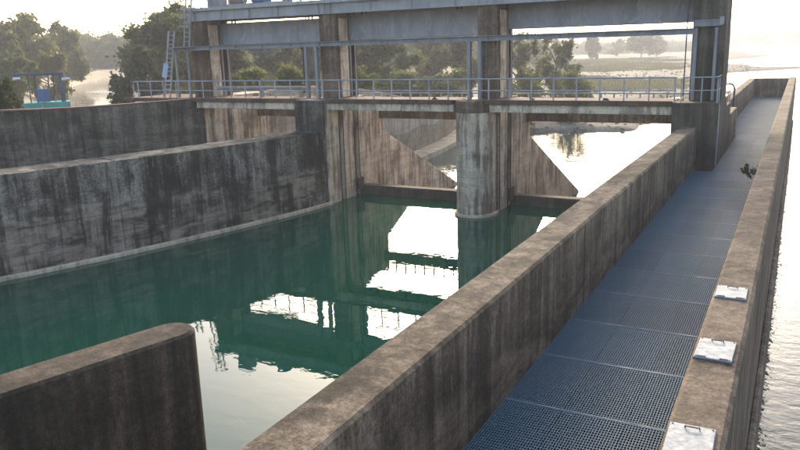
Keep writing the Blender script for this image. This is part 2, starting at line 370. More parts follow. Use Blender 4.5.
def wall_of_sections(th, line, thick, z0, z1, mat, cuts, bevel=0.03, joint=0.012, inset=0.05):
    """a cast wall along a plan line (its visible face), split at its joints; thick to the left of the line"""
    for s0, s1 in zip(cuts, cuts[1:]):
        fr = cut_line(line, s0+joint, s1-joint)
        MB().ribbon(fr, offset_line(fr, thick), z0, z1).build('wall_section', mat, th, bevel)
    fr = offset_line(cut_line(line, cuts[0]+0.1, cuts[-1]-0.1), inset)
    MB().ribbon(fr, offset_line(fr, thick-2*inset), z0, z1-inset).build('joint_core', mat, th)

# ------------------------------------------------------------------ levels
DECK, DIV_TOP, GRATE, RIVER, POOL = 6.42, 5.35, 3.47, -1.8, 0.25
YB = 36.07                                     # front of the end pier
PX = {'abut': -34.1, 'p1': (-26.1, -24.1), 'p2': (-16.1, -14.1), 'p3': (-5.08, -3.12)}

# ------------------------------------------------------------------ ground sheet
EDGE = np.array([(-130, 8), (-90, 14), (-60, 20.5), (-50, 22.3), (-44, 24.3), (-39.7, 26.6), (-36.9, 28.6), (-35.4, 31.4), (-34.6, 34.4), (-34.1, 37),
                 (-34.1, 44), (-34.1, 50), (-34.3, 60), (-35.4, 72), (-38.4, 86), (-43.5, 100), (-50, 115), (-60, 140), (-72, 200), (-92, 300), (-130, 450), (-300, 900), (-900, 1800), (-2000, 5000)], float)
CANAL = smooth_line([(-59, 44.5), (-82, 66), (-107, 88), (-140, 117), (-178, 156), (-200, 200), (-206, 255)], 8)
def dist_poly(x, y, P):
    d = np.full(x.shape, 1e9)
    for (ax, ay), (bx, by) in zip(P[:-1], P[1:]):
        vx, vy = bx-ax, by-ay; t = np.clip(((x-ax)*vx+(y-ay)*vy)/(vx*vx+vy*vy), 0, 1)
        d = np.minimum(d, np.hypot(x-ax-t*vx, y-ay-t*vy))
    return d
def sstep(a, b, x):
    t = np.clip((x-a)/(b-a), 0, 1); return t*t*(3-2*t)
def wob(x, y, k, seed=0):
    return (np.sin(x*k+1.3*seed+np.sin(y*k*0.7+seed))+np.sin(y*k*1.31+2.1*seed+np.sin(x*k*0.9))+0.6*np.sin((x+y)*k*2.1+seed)+0.5*np.sin((x-1.4*y)*k*3.3+seed))/3.1
SHORE = np.array([(60, -40), (88, -36), (95, -17), (120, -14), (140, -22), (152, -24), (166, -11), (185, -13), (215, -17), (245, -22), (270, -17), (292, -3), (306, 8), (316, -14), (345, -16), (380, -34), (430, -30), (470, -18), (500, -12), (540, -20),
                  (600, -30), (700, -40), (820, -60), (1000, -60), (1050, 60), (1150, 90), (1200, -50), (1400, -60), (1500, 900), (9000, 4000)], float)
def ground_h(x, y):
    gx = np.interp(y, SHORE[:, 0], SHORE[:, 1]) + wob(x, y, 0.12, 1)*(0.8+y*0.004) + wob(x, y, 0.5, 4)*0.7
    land = gx - x                                             # > 0 on the gravel
    w = 2.5+np.abs(y)*0.012
    bed = RIVER - 1.3 + 1.75*sstep(-w, w, land) + 0.5*sstep(0, 60, land) + 0.16*wob(x, y, 0.3, 2) + 0.10*wob(x, y, 0.9, 3)
    bed = np.where(y < 70, RIVER-2.2, bed)
    pool = (y < 41) & (x < -3)
    bed = np.where(pool, -4.0, bed)
    ex = np.interp(y, EDGE[:, 1], EDGE[:, 0])
    d = dist_poly(x, y, EDGE); d = np.where(x < ex, d, -d)
    soft = sstep(92, 120, y)
    bank = 5.35 - 1.05*(1-sstep(-44, -41, x))*(1-sstep(50, 66, y)) - 2.4*sstep(46, 76, y)*sstep(-75, -45, x) - 2.0*sstep(105, 210, y)*sstep(-190, -80, x) + 0.25*wob(x, y, 0.08, 5) + 0.3*sstep(3, 12, d)*wob(x, y, 0.35, 6)
    f = sstep(0.5, 1.1, d)*(1-soft) + sstep(-9, 9+y*0.03, d)*soft
    h = bed + (bank-bed)*f
    dc = dist_poly(x, y, np.array(CANAL))
    tr = 0.9 + np.clip((dc-3.0)/1.6, 0, 9)
    h = np.where((x < -60) & (f > 0.9), np.minimum(h, tr), h)
    return h
def build_ground():
    rings = [4.0]
    while rings[-1] < 7000: rings.append(rings[-1]*1.021)
    rr = np.array(rings)
    c = rad(90+YAW)
    ang = np.concatenate([np.linspace(c-rad(50), c+rad(50), 300), np.linspace(c+rad(50), c+rad(310), 60)[1:-1]])
    R, A = np.meshgrid(rr, ang, indexing='ij'); X = R*np.cos(A); Y = R*np.sin(A); Z = ground_h(X, Y)
    n, m = X.shape
    V = np.stack([X, Y, Z], -1).reshape(-1, 3)
    i, j = np.meshgrid(np.arange(n-1), np.arange(m), indexing='ij'); j2 = (j+1) % m
    Fq = np.stack([i*m+j, (i+1)*m+j, (i+1)*m+j2, i*m+j2], -1).reshape(-1, 4)
    me = bpy.data.meshes.new('ground')
    me.from_pydata(V.tolist(), [], Fq.tolist()); me.update()
    for p in me.polygons: p.use_smooth = True
    me.materials.append(MT['ground']); o = bpy.data.objects.new('ground', me); COL.objects.link(o); structure(o)
build_ground()

# ------------------------------------------------------------------ water
def sheet(name, pts, z, mat):
    me = bpy.data.meshes.new(name); me.from_pydata([(x, y, z) for x, y in pts], [], [tuple(range(len(pts)))]); me.update()
    me.materials.append(MT[mat]); o = bpy.data.objects.new(name, me); COL.objects.link(o); return structure(o)
WING = smooth_line([(-130, 8), (-90, 14), (-60, 20.5), (-50, 22.3), (-44, 24.3), (-39.7, 26.6), (-36.9, 28.6), (-35.4, 31.4), (-34.6, 34.4), (-34.1, 37)], 6)
sheet('pool_water', [(-4.2, -40), (-4.2, 40.6), (-34.6, 40.6)]+[(x-0.4, y+0.3) for x, y in WING[::-1]]+[(-130, -40)], POOL, 'pool')
sheet('river_water', [(-6800, 41.5), (-3.6, 41.5), (-3.6, 30), (-0.55, 30), (-0.55, -300), (6800, -300), (6800, 6800), (-6800, 6800)], RIVER, 'river')
lo, ro = offset_line(CANAL, 5.0), offset_line(CANAL, -5.0)
mb = MB()
for a, b, c, d in zip(lo, lo[1:], ro[1:], ro): mb.add([(p[0], p[1], 2.5) for p in (a, d, c, b)], [(0, 1, 2, 3)])
structure(mb.build('canal_water', 'canal'))
for sgn in (1, -1):
    a = offset_line(CANAL, sgn*4.6); b = offset_line(CANAL, sgn*9.2); c = offset_line(CANAL, sgn*10.0); mb = MB()
    for i in range(len(a)-1):
        mb.add([(*a[i], 2.1), (*a[i+1], 2.1), (*b[i+1], 5.02), (*b[i], 5.02)], [(0, 1, 2, 3)])
        mb.add([(*b[i], 5.02), (*b[i+1], 5.02), (*c[i+1], 5.06), (*c[i], 5.06)], [(0, 1, 2, 3)])
        mb.add([(*c[i], 5.06), (*c[i+1], 5.06), (*c[i+1], 4.3), (*c[i], 4.3)], [(0, 1, 2, 3)])
    o = mb.build('canal_lining', 'lining'); structure(o)

# ------------------------------------------------------------------ the dividing wall, the walkway and its parapet
t = thing('dividing_wall', 'long straight concrete dividing wall between the green pool and the grated walkway', 'wall', (-4.4, 0, -4))
wall_of_sections(t, [(-3.92, -12.0), (-3.92, 36.05)], 0.75, -4.0, DIV_TOP, 'divider', [0.0, 48.05], 0.045)
t = thing('walkway_side_wall', 'low concrete wall along the far walkway beyond the right end pier', 'wall', (-4.4, 48, -4))
wall_of_sections(t, [(-3.92, 48.1), (-3.92, 82.9)], 0.6, -4.0, DIV_TOP-0.12, 'divider', [0.0, 11.6, 23.2, 34.8], 0.03)
MB().profile_x([(46, -4), (48.06, -4), (48.06, DIV_TOP-0.1), (43.2, DIV_TOP-0.1), (43.2, -4)], PX['p3'][0]+0.9, PX['p3'][1]).build('wall_section', 'divider', t, 0.03)
t = thing('walkway_end_wall', 'concrete wall closing off the far end of the walkway', 'wall', (-2.4, 83.3, -4))
MB().box(-4.5, -0.30, 83.0, 83.6, -4.0, DIV_TOP-0.13).build('wall_body', 'divider', t, 0.03)
t = thing('parapet_wall', 'concrete parapet wall with three hatches on top between walkway and river', 'wall', (-0.6, 0, -4))
wall_of_sections(t, [(-0.34, -8.0), (-0.34, 82.9)], 0.58, -4.0, DIV_TOP, 'parapet', [0.0, 90.9], 0.05)
MB().box(-0.345, -0.20, -8.0, 82.8, -4.0, 1.2).build('footing', 'parapet', t, 0.04)
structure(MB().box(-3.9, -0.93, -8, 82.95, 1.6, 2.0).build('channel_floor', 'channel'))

def grate_mesh():
    mb = MB(); p, q = 0.043, 0.0768; w, l = 23*p, 26*q
    for k in range(1, 26): mb.box(0.0, w, k*q-0.007, k*q+0.007, -0.016, -0.002)
    for k in range(23): mb.box((k+0.5)*p-0.006, (k+0.5)*p+0.006, 0.02, l-0.02, -0.03, 0.0)
    for a in ((0, w, 0, 0.02), (0, w, l-0.02, l)): mb.box(a[0], a[1], a[2], a[3], -0.04, 0.002)
    me = bpy.data.meshes.new('grating_panel'); me.from_pydata(mb.v, [], mb.f); me.update(); me.materials.append(MT['grate']); return me
GM = grate_mesh()
gw = thing('grating_walkway', 'blue grey steel grating walkway laid in panels beside the parapet', 'walkway', (-2.4, 0, GRATE))
rg = random.Random(5)
for k in range(-6, 36):
    y0 = 10.76+2.03*k
    if y0 > 80.5: break
    if y0+2.03 > YB and y0 < 48.1: xs = [(-3.10+1.09*i, 1.085) for i in range(2)]
    else: xs = [(-3.905+0.9935*i, 1.0) for i in range(3)]
    if y0 < YB < y0+2.03: xs = [(-3.10+1.09*i, 1.085) for i in range(2)]
    for x0, sc in xs:
        o = bpy.data.objects.new('grating_panel', GM); COL.objects.link(o); o.parent = gw
        o.location = (x0+2.4, y0+0.014, rg.uniform(-0.004, 0.004)); o.scale = (sc, 1, 1)
        o.rotation_euler = (rg.uniform(-0.0012, 0.0012), rg.uniform(-0.003, 0.003), 0)
    MB().box(-3.10 if len(xs) == 2 else -3.9, -0.93, y0-0.05, y0+0.035, GRATE-0.19, GRATE-0.05).build('support_beam', 'grate_frame', gw)
    MB().box(-3.10 if len(xs) == 2 else -3.9, -0.93, y0-0.016, y0+0.008, GRATE-0.05, GRATE+0.004).build('joint_bar', 'grate_frame', gw)

# access hatches on the parapet
for (ya, yb, rz, lab, bare) in ((6.74, 7.40, 0.02, 'nearest pale steel hatch cover on the parapet with a U handle at its far edge', 0),
                          (9.22, 9.88, -0.015, 'middle pale steel hatch cover on the parapet with chipped near edge', 1),
                          (11.70, 12.28, 0.01, 'farthest of the three pale steel hatch covers on the parapet', 2)):
    xa, xb = -0.875, -0.44; zt = DIV_TOP
    h = thing('access_hatch', lab, 'hatch', ((xa+xb)/2, (ya+yb)/2, zt), 'hatch covers on the parapet')
    h.rotation_euler = (0, 0, rz)
    MB().box(xa-0.008, xb+0.008, ya-0.008, yb+0.008, zt-0.01, zt+0.012).build('hatch_frame', 'hatch_bar', h, 0.003)
    MB().box(xa, xb, ya, yb, zt+0.012, zt+0.03).build('cover_plate', 'hatch', h, 0.004)
    xm = (xa+xb)/2; ye = yb-0.07
    MB().tube([(xm-0.07, ye, zt+0.03), (xm-0.068, ye-0.01, zt+0.055), (xm-0.05, ye-0.03, zt+0.06), (xm+0.05, ye-0.03, zt+0.06), (xm+0.068, ye-0.01, zt+0.055), (xm+0.07, ye, zt+0.03)], 0.008, 6).build('handle', 'hatch_bar', h)
    for hx in (xa+0.09, xb-0.09):
        MB().bar((hx-0.05, ya+0.02, zt+0.036), (hx+0.05, ya+0.02, zt+0.036), 0.022, 0.014).build('hinge', 'hatch_bar', h)
    for bx, by in ((xa+0.025, ya+0.03), (xb-0.025, ya+0.03), (xa+0.025, yb-0.03), (xb-0.025, yb-0.03)):
        MB().tube([(bx, by, zt+0.03), (bx, by, zt+0.037)], 0.011, 6).build('bolt', 'hatch_bar', h)

# ------------------------------------------------------------------ guide walls in the pool
t = thing('near_guide_wall', 'dark stained concrete guide wall with rounded end at the lower left', 'wall', (-9.2, 8.7, -4))
dx, dy = 0.27, 0.963; nx, ny = dy, -dx; cxy = (-9.2, 8.66); r = 0.40
arc = [(cxy[0]+r*(nx*math.cos(a)+dx*math.sin(a)), cxy[1]+r*(ny*math.cos(a)+dy*math.sin(a))) for a in np.linspace(0, math.pi, 19)]
far = [(arc[-1][0]-dx*16, arc[-1][1]-dy*16), (arc[0][0]-dx*16, arc[0][1]-dy*16)]
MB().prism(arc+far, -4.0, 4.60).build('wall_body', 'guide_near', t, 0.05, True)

CUR = smooth_line([(-41, 0.5), (-36, 6.2), (-32.2, 12), (-29.9, 15.8), (-28.6, 18.5), (-27.7, 20.9), (-26.8, 23.7), (-25.9, 27.1), (-25.0, 30.9), (-24.4, 34.0), (-24.12, 36.3)], 8)
sl = arclen(CUR); L = float(sl[-1])
t = thing('curved_guide_wall', 'curved stained concrete guide wall sweeping along the pool to the bridge', 'wall', (-27, 23, -4))
wall_of_sections(t, CUR, 2.0, -4.0, 4.62, 'guide', [0.0, L-31.5, L-13.4, L], 0.05, 0.015, 0.06)
fr = offset_line(CUR, -0.22); MB().ribbon(fr, offset_line(fr, 0.30), -4.0, POOL+0.17).build('footing', 'footing', t, 0.03)

t = thing('wing_wall', 'tall concrete wing wall behind the curved guide wall at the left', 'wall', (-40, 26, -4))
sw = arclen(WING); Lw = float(sw[-1])
wall_of_sections(t, WING, 1.6, -4.0, DECK-0.06, 'wing', [0.0, Lw-62, Lw-34, Lw-20.5, Lw-10.2, Lw], 0.03)
fr = offset_line(WING, -0.03); MB().ribbon(fr, offset_line(fr, 0.5), DECK-0.055, DECK+0.03).build('coping', 'coping', t, 0.015)

# ------------------------------------------------------------------ bridge piers
def side_notches(x, inward, slots, y0, y1):
    """points along one side face from y0 to y1 with recesses; inward = +1 or -1 in x"""
    pts = [(x, y0)]; sl = slots if y1 > y0 else slots[::-1]
    for a, b, dep in sl:
        a, b = (a, b) if y1 > y0 else (b, a)
        pts += [(x, a), (x+inward*dep, a), (x+inward*dep, b), (x, b)]
    return pts+[(x, y1)]
SLOTS = [(37.5, 37.85, 0.30), (39.2, 39.62, 0.45)]
def pier(name, lab, xl, xr, yfront, rounded, yend, mat, colx, slots_l=True, slots_r=True, apron=True, colmat='column', nose_mat=None):
    th = thing(name, lab, 'bridge pier', ((xl+xr)/2, 38, -4), 'bridge piers')
    R = (xr-xl)/2; xc = (xl+xr)/2
    right = side_notches(xr, -1, SLOTS if slots_r else [], 40.6, 36.8 if rounded else yfront)
    left = side_notches(xl, 1, SLOTS if slots_l else [], 36.8 if rounded else yfront, 40.6)
    MB().box(xl+0.004, xr-0.004, 40.602, yend, -4.0, DECK-0.3 if apron else DECK-0.5).build('pier_tail', mat, th, 0.02)
    nose = [(xc+R*math.cos(a), 36.8-R*math.sin(a)) for a in np.linspace(0, math.pi, 25)][1:-1] if rounded else []
    MB().prism(right+nose+left, -4.0, DECK-0.02).build('pier_body', mat, th, 0.02, rounded)
    if rounded:
        nf = [(xc+(R+0.13)*math.cos(a), 36.8-(R+0.13)*math.sin(a)) for a in np.linspace(0, math.pi, 25)]
        MB().prism(nf+[(xl-0.13, 37.45), (xr+0.13, 37.45)], -4.0, POOL+0.14).build('footing', 'footing', th, 0.02)
        cap = [(xc+(R+0.03)*math.cos(a), 36.8-(R+0.03)*math.sin(a)) for a in np.linspace(0, math.pi, 25)]
        MB().prism(cap+[(xl-0.03, 37.3), (xr+0.03, 37.3)], DECK-0.62, DECK+0.0).build('pier_cap', 'column', th, 0.02)
    if apron:
        MB().profile_x([(yend+0.002, -4), (56.0, -4), (56.0, -2.15), (54.4, -1.4), (yend+0.002, 3.87)], xl+0.02, xr-0.02).build('sloping_tail', mat, th, 0.02)
    # steel-lined gate grooves
    for flag, x, sg in ((slots_r, xr, 1), (slots_l, xl, -1)):
        if not flag: continue
        for a, b, dep in SLOTS:
            for yy in (a-0.045, b+0.045):
                MB().box(min(x, x+sg*0.02), max(x, x+sg*0.02), yy-0.045, yy+0.045, 0.2, DECK-0.7).build('slot_lining', 'rust', th)
        MB().box(min(x, x+sg*0.22), max(x, x+sg*0.22), 39.08, 39.75, 0.62, 1.35).build('gate_stop', 'rust', th, 0.02)
    # column on the deck with guides
    cx0, cx1 = colx
    cs = [(39.2, 39.62, 0.40)]
    cp = side_notches(cx1, -1, cs if slots_r else [], 39.95, 37.5)+side_notches(cx0, 1, [], 37.5, 39.95)
    MB().prism(cp, DECK-0.019, 12.0).build('column', colmat, th, 0.03)
    if slots_r:
        for yy in (39.14, 39.68):
            MB().box(cx1, cx1+0.03, yy-0.05, yy+0.05, DECK, 11.1).build('guide_rail', 'steel', th)
        MB().box(cx1, cx1+0.05, 37.95, 38.85, DECK+0.02, 11.0).build('guide_plate', 'girder', th, 0.01)
    return th
pier('bridge_pier', 'left bridge pier where the curved guide wall ends', *PX['p1'], 36.02, False, 43.08, 'pier', (-25.2, -24.12))
pier('bridge_pier', 'round-nosed bridge pier standing in the pool between the two open bays', *PX['p2'], 35.8, True, 43.08, 'pier', (-15.2, -14.12))
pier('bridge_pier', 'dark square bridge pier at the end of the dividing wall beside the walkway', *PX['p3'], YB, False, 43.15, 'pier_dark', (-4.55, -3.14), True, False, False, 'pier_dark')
MB().box(PX['p1'][0]+0.01, PX['p1'][1]-0.01, 35.80, 36.018, -4.0, DECK-0.03).build('nose_block', 'wing', bpy.data.objects['bridge_pier'], 0.03)
MB().box(-3.118, -3.06, 36.25, 36.33, GRATE+0.1, DECK-0.1).build('drain_pipe', 'rail', bpy.data.objects['bridge_pier.002'], 0.01)
# left abutment and downstream side wall
th = thing('bridge_abutment', 'streaked concrete abutment and downstream wall at the left end of the bridge', 'abutment', (-35, 42, -4))
MB().prism(side_notches(-34.1, -1, SLOTS, 44, 36.95)+[(-36.4, 36.95), (-36.4, 44)], -4, DECK-0.021).build('abutment_body', 'pier', th, 0.02)
MB().prism([(-35.3, 37.5), (-34.12, 37.5), (-34.12, 39.2), (-34.52, 39.2), (-34.52, 39.62), (-34.12, 39.62), (-34.12, 39.95), (-35.3, 39.95)], DECK-0.02, 12.0).build('column', 'column', th, 0.03)
for yy in (39.14, 39.68): MB().box(-34.12, -34.09, yy-0.05, yy+0.05, DECK, 11.1).build('guide_rail', 'steel', th)
MB().box(-34.12, -34.07, 37.95, 38.85, DECK+0.02, 11.0).build('guide_plate', 'girder', th, 0.01)
DW = smooth_line([(-34.1, 44.0), (-34.1, 50), (-34.3, 60), (-35.4, 72), (-38.4, 86), (-43.5, 100)], 6)
Ld = float(arclen(DW)[-1])
cuts = [0.02, 9.8, 19.8, 29.8, 39.8, Ld]
for s0, s1 in zip(cuts, cuts[1:]):
    fr = cut_line(DW, s0+0.01, s1-0.01); MB().ribbon(fr, offset_line(fr, 1.5), -4.0, [DECK-0.1-3.1*float(sstep(48, 78, p[1])) for p in fr]).build('wall_section', 'abut', th, 0.02)
fr = cut_line(DW, 0.05, Ld-0.05); MB().ribbon(offset_line(fr, -0.05), offset_line(fr, 0.6), [DECK-0.095-3.1*float(sstep(48, 78, p[1])) for p in fr], [DECK+0.06-3.1*float(sstep(48, 78, p[1])) for p in fr]).build('coping', 'lining', th, 0.02)
fr = offset_line(cut_line(DW, 0.1, Ld-0.1), 0.06); MB().ribbon(fr, offset_line(fr, 1.38), -4.0, [DECK-0.2-3.1*float(sstep(48, 78, p[1])) for p in fr]).build('joint_core', 'abut', th)
a, b, c, d = DW, offset_line(DW, -0.25), offset_line(DW, -1.6), offset_line(DW, -3.4)
mb = MB(); mb2 = MB()
for i in range(len(DW)-1):
    mb.add([(*b[i], 0.35), (*b[i+1], 0.35), (*c[i+1], -1.31), (*c[i], -1.31)], [(0, 1, 2, 3)])
    mb.add([(*a[i], 0.55), (*a[i+1], 0.55), (*b[i+1], 0.35), (*b[i], 0.35)], [(0, 1, 2, 3)])
mb2.ribbon(offset_line(DW, -0.02), offset_line(DW, -2.3), -4.0, -1.30).build('berm', 'lining', th, 0.02)

# sills across the bays
for x0, x1, lab in ((PX['abut'], PX['p1'][0], 'concrete gate sill across the left bay'), (PX['p1'][1], PX['p2'][0], 'dark concrete gate sill across the middle bay with bright top edge'),
                    (PX['p2'][1], PX['p3'][0], 'dark concrete gate sill across the right bay beside the dividing wall')):
    s = thing('gate_sill', lab, 'sill', ((x0+x1)/2, 41, -4), 'gate sills')
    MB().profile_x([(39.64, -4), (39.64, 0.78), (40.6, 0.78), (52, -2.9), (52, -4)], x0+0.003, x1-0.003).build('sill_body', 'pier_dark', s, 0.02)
    MB().box(x0+0.01, x1-0.01, 39.70, 40.2, 0.775, 0.83).build('sill_plate', 'rust', s, 0.01)

# ------------------------------------------------------------------ bridge deck
dk = thing('bridge_deck', 'narrow concrete service bridge deck spanning the three gate bays', 'bridge', (-20, 39, DECK))
for x0, x1 in ((PX['abut'], PX['p1'][0]), (PX['p1'][1], PX['p2'][0]), (PX['p2'][1], PX['p3'][0])):
    MB().box(x0-0.25 if x0 != PX['p1'][1] else x0, x1, 36.10, 38.55, DECK-0.19, DECK+0.012).build('deck_slab', 'slab', dk, 0.015)
    MB().box(x0+0.01, x1-0.01, 36.28, 36.62, DECK-0.60, DECK-0.192).build('girder', 'girder', dk, 0.02)
    MB().box(x0+0.01, x1-0.01, 37.9, 38.2, DECK-0.60, DECK-0.193).build('girder', 'girder', dk, 0.02)
MB().box(-40.4, -34.36, 36.10, 40.6, DECK-0.19, DECK+0.008).build('deck_slab', 'slab', dk, 0.015)
MB().box(-40.4, -5.09, 36.085, 36.16, DECK+0.013, DECK+0.055).build('kerb', 'coping', dk, 0.008)

# front railing
def railing(label, pts_x, y, base, h, mids, x0, x1, mat='rail', post=0.06, name='bridge_railing'):
    th = thing(name, label, 'railing', ((x0+x1)/2, y, base))
    for x in pts_x:
        MB().box(x-post/2, x+post/2, y-post/2, y+post/2, base, base+h-0.02).build('post', mat, th, 0.006)
        MB().box(x-0.07, x+0.07, y-0.06, y+0.06, base-0.01, base+0.014).build('base_plate', mat, th)
    MB().tube([(x0, y, base+h), (x1, y, base+h)], 0.038, 8).build('top_rail', mat, th, 0, True)
    for m in mids: MB().tube([(x0, y, base+m), (x1, y, base+m)], 0.030, 8).build('middle_rail', mat, th, 0, True)
    return th
xs = [-5.01-1.135*k for k in range(31)]
fr_ = railing('grey pipe railing along the front edge of the bridge deck', xs, 36.22, DECK+0.015, 1.09, (0.50,), -39.2, -4.95)
MB().tube([(-39.2, 36.22, 7.52), (-39.5, 36.25, 7.50), (-39.6, 36.3, 7.3), (-39.6, 36.32, 6.43)], 0.03, 8).build('end_post', 'rail', fr_, 0, True)
rr_ = thing('pier_railing', 'grey pipe railing around the square right-hand pier top', 'railing', (-4, 36.3, DECK))
for p in ((-4.72, 36.2), (-3.86, 36.2), (-3.2, 36.2), (-3.2, 37.1), (-3.2, 38.9)):
    MB().box(p[0]-0.024, p[0]+0.024, p[1]-0.024, p[1]+0.024, DECK-0.02, DECK+1.06).build('post', 'rail', rr_, 0.006)
for hz, rr2 in ((1.10, 0.03), (0.52, 0.022)):
    MB().tube([(-4.72, 36.2, DECK+hz), (-3.3, 36.2, DECK+hz+0.02), (-3.22, 36.23, DECK+hz+0.03), (-3.2, 36.32, DECK+hz+0.03), (-3.2, 38.9, DECK+hz+0.05)], rr2, 8).build('rail', 'rail', rr_, 0, True)
rw_ = thing('rear_walkway', 'lower concrete walkway beam behind the bridge with a thin railing', 'walkway', (-20, 42.8, 4.8))
for x0, x1 in ((PX['abut'], PX['p1'][0]), (PX['p1'][1], PX['p2'][0]), (PX['p2'][1], PX['p3'][0])):
    MB().box(x0-0.1, x1+0.1, 42.35, 43.06, 4.78, 5.55).build('walkway_beam', 'column', rw_, 0.02)
railing('thin pipe railing on the lower walkway behind the bridge', [-5.6-0.715*k for k in range(40)], 42.95, 5.545, 0.82, (0.42,), -33.9, -5.2, 'rail', 0.08, 'rear_railing')

# ------------------------------------------------------------------ raised gates
def ibeam(mb, p, q, w, h, tf=0.03, tw=0.02):
    p, q = Vector(p), Vector(q); up = Vector((0, 0, 1))
    mb.bar(p+up*(h/2-tf/2), q+up*(h/2-tf/2), w, tf); mb.bar(p-up*(h/2-tf/2), q-up*(h/2-tf/2), w, tf)
    mb.bar(p, q, tw, h-2*tf-0.002); return mb
for x0, x1, z0, z1, lab in ((PX['abut']-0.35, PX['p1'][0]+0.35, 9.76, 11.08, 'raised steel gate plate hanging in the left bay with pale scratches'),
                            (PX['p1'][1]-0.40, PX['p2'][0]+0.35, 9.78, 11.18, 'raised steel gate plate hanging in the middle bay'),
                            (PX['p2'][1]-0.40, PX['p3'][0]+0.50, 10.03, 11.42, 'raised steel gate plate hanging in the right bay above a bright gap')):
    g = thing('sluice_gate', lab, 'gate', ((x0+x1)/2, 39.4, z0), 'raised sluice gates')
    MB().box(x0, x1, 39.28, 39.30, z0, z1).build('skin_plate', 'gate', g)
    MB().box(x0, x1, 39.26, 39.52, z1, z1+0.03).build('top_flange', 'steel', g)
    MB().box(x0, x1, 39.26, 39.52, z0-0.03, z0).build('bottom_flange', 'steel', g)
    for zz in (z0+0.45, z0+0.9): MB().box(x0+0.02, x1-0.02, 39.301, 39.50, zz-0.015, zz+0.015).build('stiffener', 'steel', g)
    n = 7
    for i in range(n+1):
        xx = x0+0.05+(x1-x0-0.1)*i/n
        MB().box(xx-0.012, xx+0.012, 39.302, 39.48, z0+0.001, z1-0.001).build('rib', 'steel', g)
    for xx in (x0+1.3, x1-1.3):
        MB().box(xx-0.15, xx-0.12, 39.33, 39.47, z1+0.03, z1+0.24).build('lifting_lug', 'rust', g)
        MB().box(xx+0.12, xx+0.15, 39.33, 39.47, z1+0.03, z1+0.24).build('lifting_lug', 'rust', g)
        MB().tube([(xx, 39.4, z1+0.16), (xx, 39.4, 12.1)], 0.025, 6).build('hoist_rope', 'darkmetal', g)

# ------------------------------------------------------------------ steel service beam on posts
sb = thing('service_beam', 'long grey steel beam running across the columns below the raised gates', 'beam', (-20, 37.2, 9.5))
ibeam(MB(), (-36.6, 37.22, 9.56), (-4.42, 37.22, 9.56), 0.30, 0.27).build('beam', 'steel', sb)
for x in np.arange(-35.5, -5, 2.1): MB().box(x-0.01, x+0.01, 37.085, 37.205, 9.456, 9.664).build('web_stiffener', 'steel', sb)
for x in (-26.0, -25.27, -15.56, -14.95):
    ibm = MB(); ibm.box(x-0.09, x+0.09, 37.10, 37.12, DECK, 9.42); ibm.box(x-0.09, x+0.09, 37.32, 37.34, DECK, 9.42); ibm.box(x-0.012, x+0.012, 37.121, 37.319, DECK, 9.42)
    ibm.build('post', 'steel', sb)
    MB().box(x-0.16, x+0.16, 37.02, 37.42, DECK-0.01, DECK+0.022).build('base_plate', 'steel', sb)
for x in (-36.4, -35.35):
    MB().box(x-0.06, x+0.06, 37.16, 37.28, DECK, 9.42).build('post', 'steel', sb)
tf = thing('tower_frame', 'grey blue steel frame bolted to the front of the right-hand tower', 'frame', (-3.9, 37.3, DECK))
for x, w in ((-4.40, 0.17), (-3.52, 0.13)):
    MB().box(x-w/2, x+w/2, 37.30, 37.495, DECK, 9.7).build('upright', 'steel', tf, 0.01)
MB().box(-4.49, -3.30, 37.24, 37.49, 9.75, 9.98).build('bracket', 'steel', tf, 0.015)
MB().box(-4.60, -3.22, 37.22, 37.49, 9.985, 10.05).build('bracket_plate', 'steel', tf)
MB().box(-3.40, -3.24, 37.20, 37.49, 9.80, 10.16).build('bracket_end', 'steel_top', tf, 0.01)
tag(MB().tube([(-4.78, 37.3, DECK), (-4.78, 37.3, 9.3), (-4.74, 37.3, 12.0)], 0.028, 6).build('conduit', 'darkmetal'), 'thin dark conduit rising beside the right-hand tower', 'pipe')

